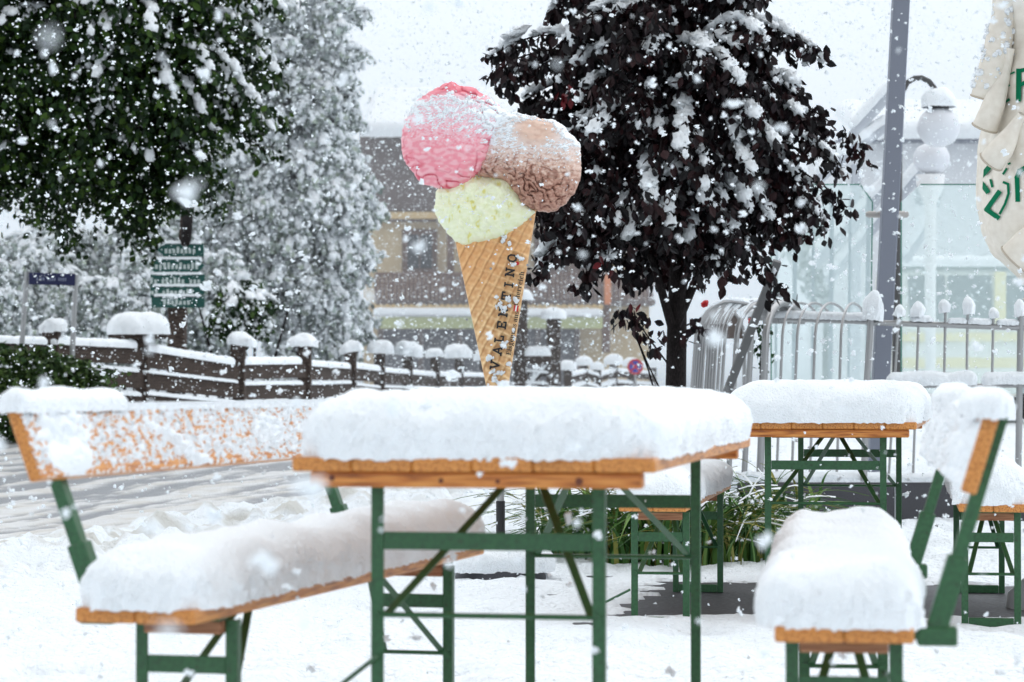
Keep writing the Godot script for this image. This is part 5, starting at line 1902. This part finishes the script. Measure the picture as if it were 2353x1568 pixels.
func build_furniture() -> void:
	var a1 := -0.174
	var near := beer_table("nearest beer table, wide orange top under thick snow, on dark green folding legs", Vector3(-0.079, 0, -5.07), a1, 0.722)
	knots(near, [[-0.286, 0.728, -0.0275, 0.006], [-0.066, 0.724, -0.0275, 0.005], [0.047, 0.723, -0.0275, 0.0045], [0.208, 0.724, -0.0275, 0.0075]])
	slab_snow("snow_layer", "thick smooth snow slab on top of the nearest beer table", Vector3(-0.079, 0.770, -5.07) + Basis(Vector3.UP, a1) * Vector3(0, 0, -1.1), a1, 0.358, 1.1, 0.128, 0.0085, 901, 0.11)
	var a2 := -0.18
	beer_table("smaller looking far beer table under snow, standing before the steel railing", Vector3(1.205, 0, -10.10), a2, 0.722)
	slab_snow("snow_layer", "thick snow slab on top of the far beer table by the railing", Vector3(1.205, 0.770, -10.10) + Basis(Vector3.UP, a2) * Vector3(0, 0, -1.1), a2, 0.372, 1.11, 0.155, 0.013, 902, 0.12)

	var al := -0.248
	var lp := Vector3(-0.737, 0, -5.085)
	var left := beer_bench("left beer bench with its snow speckled backrest on the left side", lp, al, -1, 0.251, 0.150, false)
	slab_snow("snow_layer", "thick snow slab on the seat of the left bench", lp + Vector3(0, 0.475, 0) + Basis(Vector3.UP, al) * Vector3(0.004, 0, -1.1), al, 0.131, 1.1, 0.122, 0.0075, 903, 0.085, 0.10)
	var ar := -0.126
	var rp := Vector3(0.598, 0, -4.694)
	var right := beer_bench("nearest bench on the right, snow heaped on its seat and backrest", rp, ar, 1, 0.251, 0.125, false)
	slab_snow("snow_layer", "thick lumpy snow slab on the seat of the right bench", rp + Vector3(0, 0.475, 0) + Basis(Vector3.UP, ar) * Vector3(-0.006, 0, -1.1), ar, 0.140, 1.1, 0.118, 0.0075, 904, 0.06, 0.12)
	var am := -0.158
	var mp := Vector3(0.518, 0, -9.597)
	beer_bench("middle bench without backrest, seen under the nearest table", mp, am, 0, 0.251, 0.0, true)
	slab_snow("snow_layer", "snow slab on the middle bench seen under the nearest table", mp + Vector3(0, 0.475, 0) + Basis(Vector3.UP, am) * Vector3(0, 0, -1.1), am, 0.130, 1.1, 0.115, 0.012, 905, 0.10)
	var af := -0.15
	var fp := Vector3(1.765, 0, -9.55)
	beer_bench("far right bench cut off by the picture's right edge", fp, af, 0, 0.251, 0.0, true)
	slab_snow("snow_layer", "tall snow slab on the far right bench at the picture's edge", fp + Vector3(0, 0.475, 0) + Basis(Vector3.UP, af) * Vector3(0, 0, -1.1), af, 0.132, 1.1, 0.16, 0.012, 906, 0.12)

	# snow on the backrests
	nz.seed = 17
	nz2.seed = 18
	var f := backrest_face(-1, 0.251, 0.150)
	var speck := func(u: float, v: float) -> float:
		var fine := 0.6 * nz2.get_noise_2d(u * 95.0, v * 95.0) + 0.5 * nz.get_noise_2d(u * 190.0, v * 190.0) + 0.45 * nz.get_noise_2d(u * 22.0, v * 30.0)
		var d := clampf((fine - 0.10 + 0.10 * smoothstep(0.4, 1.6, u) - 0.3 * (1.0 - smoothstep(0.004, 0.03, v))) * 0.020, 0.0, 0.006)
		# heavier lumps at the near end, and a clot sliding down
		var heap := maxf(0.0, 1.0 - Vector2((u - 0.17) / 0.16, (v - 0.10) / 0.085).length()) * (0.7 + 1.2 * nz2.get_noise_2d(u * 26.0, v * 26.0))
		heap = maxf(heap, maxf(0.0, 1.0 - Vector2((u - 0.17) / 0.13, (v - 0.045) / 0.05).length()))
		var slide := maxf(0.0, 1.0 - absf(u - (0.90 - 2.2 * v)) / 0.05) * (1.0 - smoothstep(0.085, 0.12, v)) * (0.9 + nz2.get_noise_2d(u * 30.0, v * 30.0))
		slide = maxf(slide, maxf(0.0, 1.0 - Vector2((u - 1.42) / 0.12, (v - 0.08) / 0.05).length()) * (0.8 + 1.5 * nz2.get_noise_2d(u * 30.0, v * 40.0)))
		var rim := smoothstep(0.138, 0.152, v) * 0.6
		var big := maxf(maxf(heap, slide), rim) - 0.12
		return maxf(d, clampf(big * 0.035, 0.0, 0.020 + 0.006 * nz2.get_noise_2d(u * 40.0, v * 40.0))) * smoothstep(-0.001, 0.012, u)
	var cr := crust(f[0] + Vector3(0, 0, -0.07), Vector3(0, 0, -1), f[1], f[2], 2.10, 0.152, 0.0038, speck)
	put("snow_crust", cr.mesh(mats.snow), left.get_node("backrest_board"), (left.get_node("backrest_board") as Node3D).transform.affine_inverse())
	var top: Vector3 = f[0] + f[1] * 0.1525 - f[2] * 0.0147
	var xf := left.transform * Transform3D(Basis(Vector3.UP, 0), top)
	for q in [[0.065, 0.60, 0.046, 0.026, 911], [0.60, 2.16, 0.011, 0.016, 912]]:
		var c := cushion(q[3], (q[1] - q[0]) * 0.5, q[2], 0.006, q[4], minf(q[2], 0.022), 1.0, 0.010)
		put("snow_cap", c.mesh(mats.snow), left.get_node("backrest_board"), (left.get_node("backrest_board") as Node3D).transform.affine_inverse() * Transform3D(Basis(), top + Vector3(0, -0.004, -(q[0] + q[1]) * 0.5)))
	f = backrest_face(1, 0.251, 0.125)
	var packed := func(u: float, v: float) -> float:
		var n := nz.get_noise_2d(u * 3.0, v * 14.0) + 0.6 * nz2.get_noise_2d(u * 30.0, v * 45.0)
		var bare := 0.75 * maxf(0.0, 1.0 - absf(u - 0.62 - v * 0.4) / 0.16) + 0.35 * (1.0 - smoothstep(0.0, 0.05, v)) * smoothstep(0.5, 0.9, u)
		return maxf(0.0, clampf((0.55 + n - bare) * 0.022, 0.0, 0.020) + (0.004 * nz2.get_noise_2d(u * 60.0, v * 60.0) if n - bare > -0.3 else 0.0)) * smoothstep(0.0, 0.02, u) * smoothstep(0.0, 0.012, v) - 0.0005
	cr = crust(f[0] + Vector3(0, 0, -0.032), Vector3(0, 0, -1), f[1], f[2], 2.13, 0.152, 0.005, packed)
	put("snow_crust", cr.mesh(mats.snow), right.get_node("backrest_board"), (right.get_node("backrest_board") as Node3D).transform.affine_inverse())
	top = f[0] + f[1] * 0.1525 - f[2] * 0.0147
	for q in [[0.015, 0.50, 0.050, 0.030, 915], [0.46, 1.2, 0.024, 0.022, 916], [1.15, 2.15, 0.058, 0.030, 917]]:
		var c := cushion(q[3], (q[1] - q[0]) * 0.5, q[2], 0.006, q[4], q[2] * 0.8, 1.0, 0.010)
		put("snow_cap", c.mesh(mats.snow), right.get_node("backrest_board"), (right.get_node("backrest_board") as Node3D).transform.affine_inverse() * Transform3D(Basis(), top + Vector3(0, -0.006, -(q[0] + q[1]) * 0.5)))
	# wire stays at the legs
	for q in [["thin green stay running down from the nearest table's left leg", [865, 1510, 5.24], [700, 1640, 5.6]], ["thin green stay beside the middle bench's left leg", [1447, 1356, 9.88], [1392, 1384, 10.0]], ["thin dark stay beside the right bench's right leg", [2030, 1545, 5.0], [2110, 1590, 5.2]]]:
		var b := Builder.new()
		b.tube([at(q[1][0], q[1][1], q[1][2]), at(q[2][0], q[2][1], q[2][2])], [0.005], 8)
		tag(build("leg_stay", b, mats.green, self), q[0], "stay", "stays at the folding legs")


func _ready() -> void:
	cam_basis = Basis(Vector3.RIGHT, atan((887.0 - 784.0) / FOCAL))
	var cam := Camera3D.new()
	cam.name = "camera"
	cam.transform = Transform3D(cam_basis, Vector3(0, EYE, 0))
	cam.fov = 14.93
	cam.near = 0.1
	cam.far = 600.0
	var lens := CameraAttributesPhysical.new()
	lens.frustum_focal_length = 91.53
	lens.frustum_near = 0.1
	lens.frustum_far = 600.0
	lens.exposure_aperture = 6.0
	lens.frustum_focus_distance = 11.2
	cam.attributes = lens
	add_child(cam)
	cam.fov = 14.93

	var e := Environment.new()
	e.background_mode = Environment.BG_SKY
	var sky := Sky.new()
	var sm := ProceduralSkyMaterial.new()
	sm.sky_top_color = Color(0.975, 0.985, 1.0)
	sm.sky_horizon_color = Color(0.573, 0.606, 0.636)
	sm.sky_curve = 0.6
	sm.ground_bottom_color = Color(0.62, 0.66, 0.69)
	sm.ground_horizon_color = Color(0.66, 0.70, 0.73)
	sm.sky_energy_multiplier = 1.75
	sky.sky_material = sm
	e.sky = sky
	e.background_energy_multiplier = 1.0
	e.tonemap_mode = Environment.TONE_MAPPER_LINEAR
	e.tonemap_exposure = 0.80
	e.volumetric_fog_enabled = true
	e.volumetric_fog_density = 0.0
	e.sdfgi_enabled = true
	e.ssao_enabled = true
	e.ssil_enabled = true
	var we := WorldEnvironment.new()
	we.name = "environment"
	we.environment = e
	add_child(we)
	var sun := DirectionalLight3D.new()
	sun.name = "overcast_sun"
	sun.light_energy = 0.16
	sun.light_angular_distance = 40.0
	sun.light_color = Color(1.0, 0.99, 0.975)
	sun.shadow_enabled = true
	sun.rotation = Vector3(deg_to_rad(-58), deg_to_rad(-25), 0)
	add_child(sun)

	rng.seed = 1
	nz.noise_type = FastNoiseLite.TYPE_SIMPLEX_SMOOTH
	nz.frequency = 1.0
	nz.fractal_type = FastNoiseLite.FRACTAL_NONE
	nz2.noise_type = FastNoiseLite.TYPE_SIMPLEX_SMOOTH
	nz2.frequency = 1.0
	nz2.fractal_type = FastNoiseLite.FRACTAL_NONE
	make_materials()
	build_ground()
	build_houses()
	build_railing()
	build_wood_fence()
	build_trees()
	build_furniture()
	build_sign()
	build_parasol()
	build_signs()
	build_lamp_and_van()
	build_snowfall()
	var mist := FogVolume.new()
	mist.size = Vector3(110, 26, 66)
	mist.position = Vector3(0, 12, -67)
	var fm := FogMaterial.new()
	fm.density = 0.0052
	fm.albedo = Color(0.97, 0.985, 1.0)
	mist.material = fm
	give_name(mist, "snow_haze", self)
	tag(mist, "pale haze of driving snow beyond the wooden fence", "haze", "", "stuff")
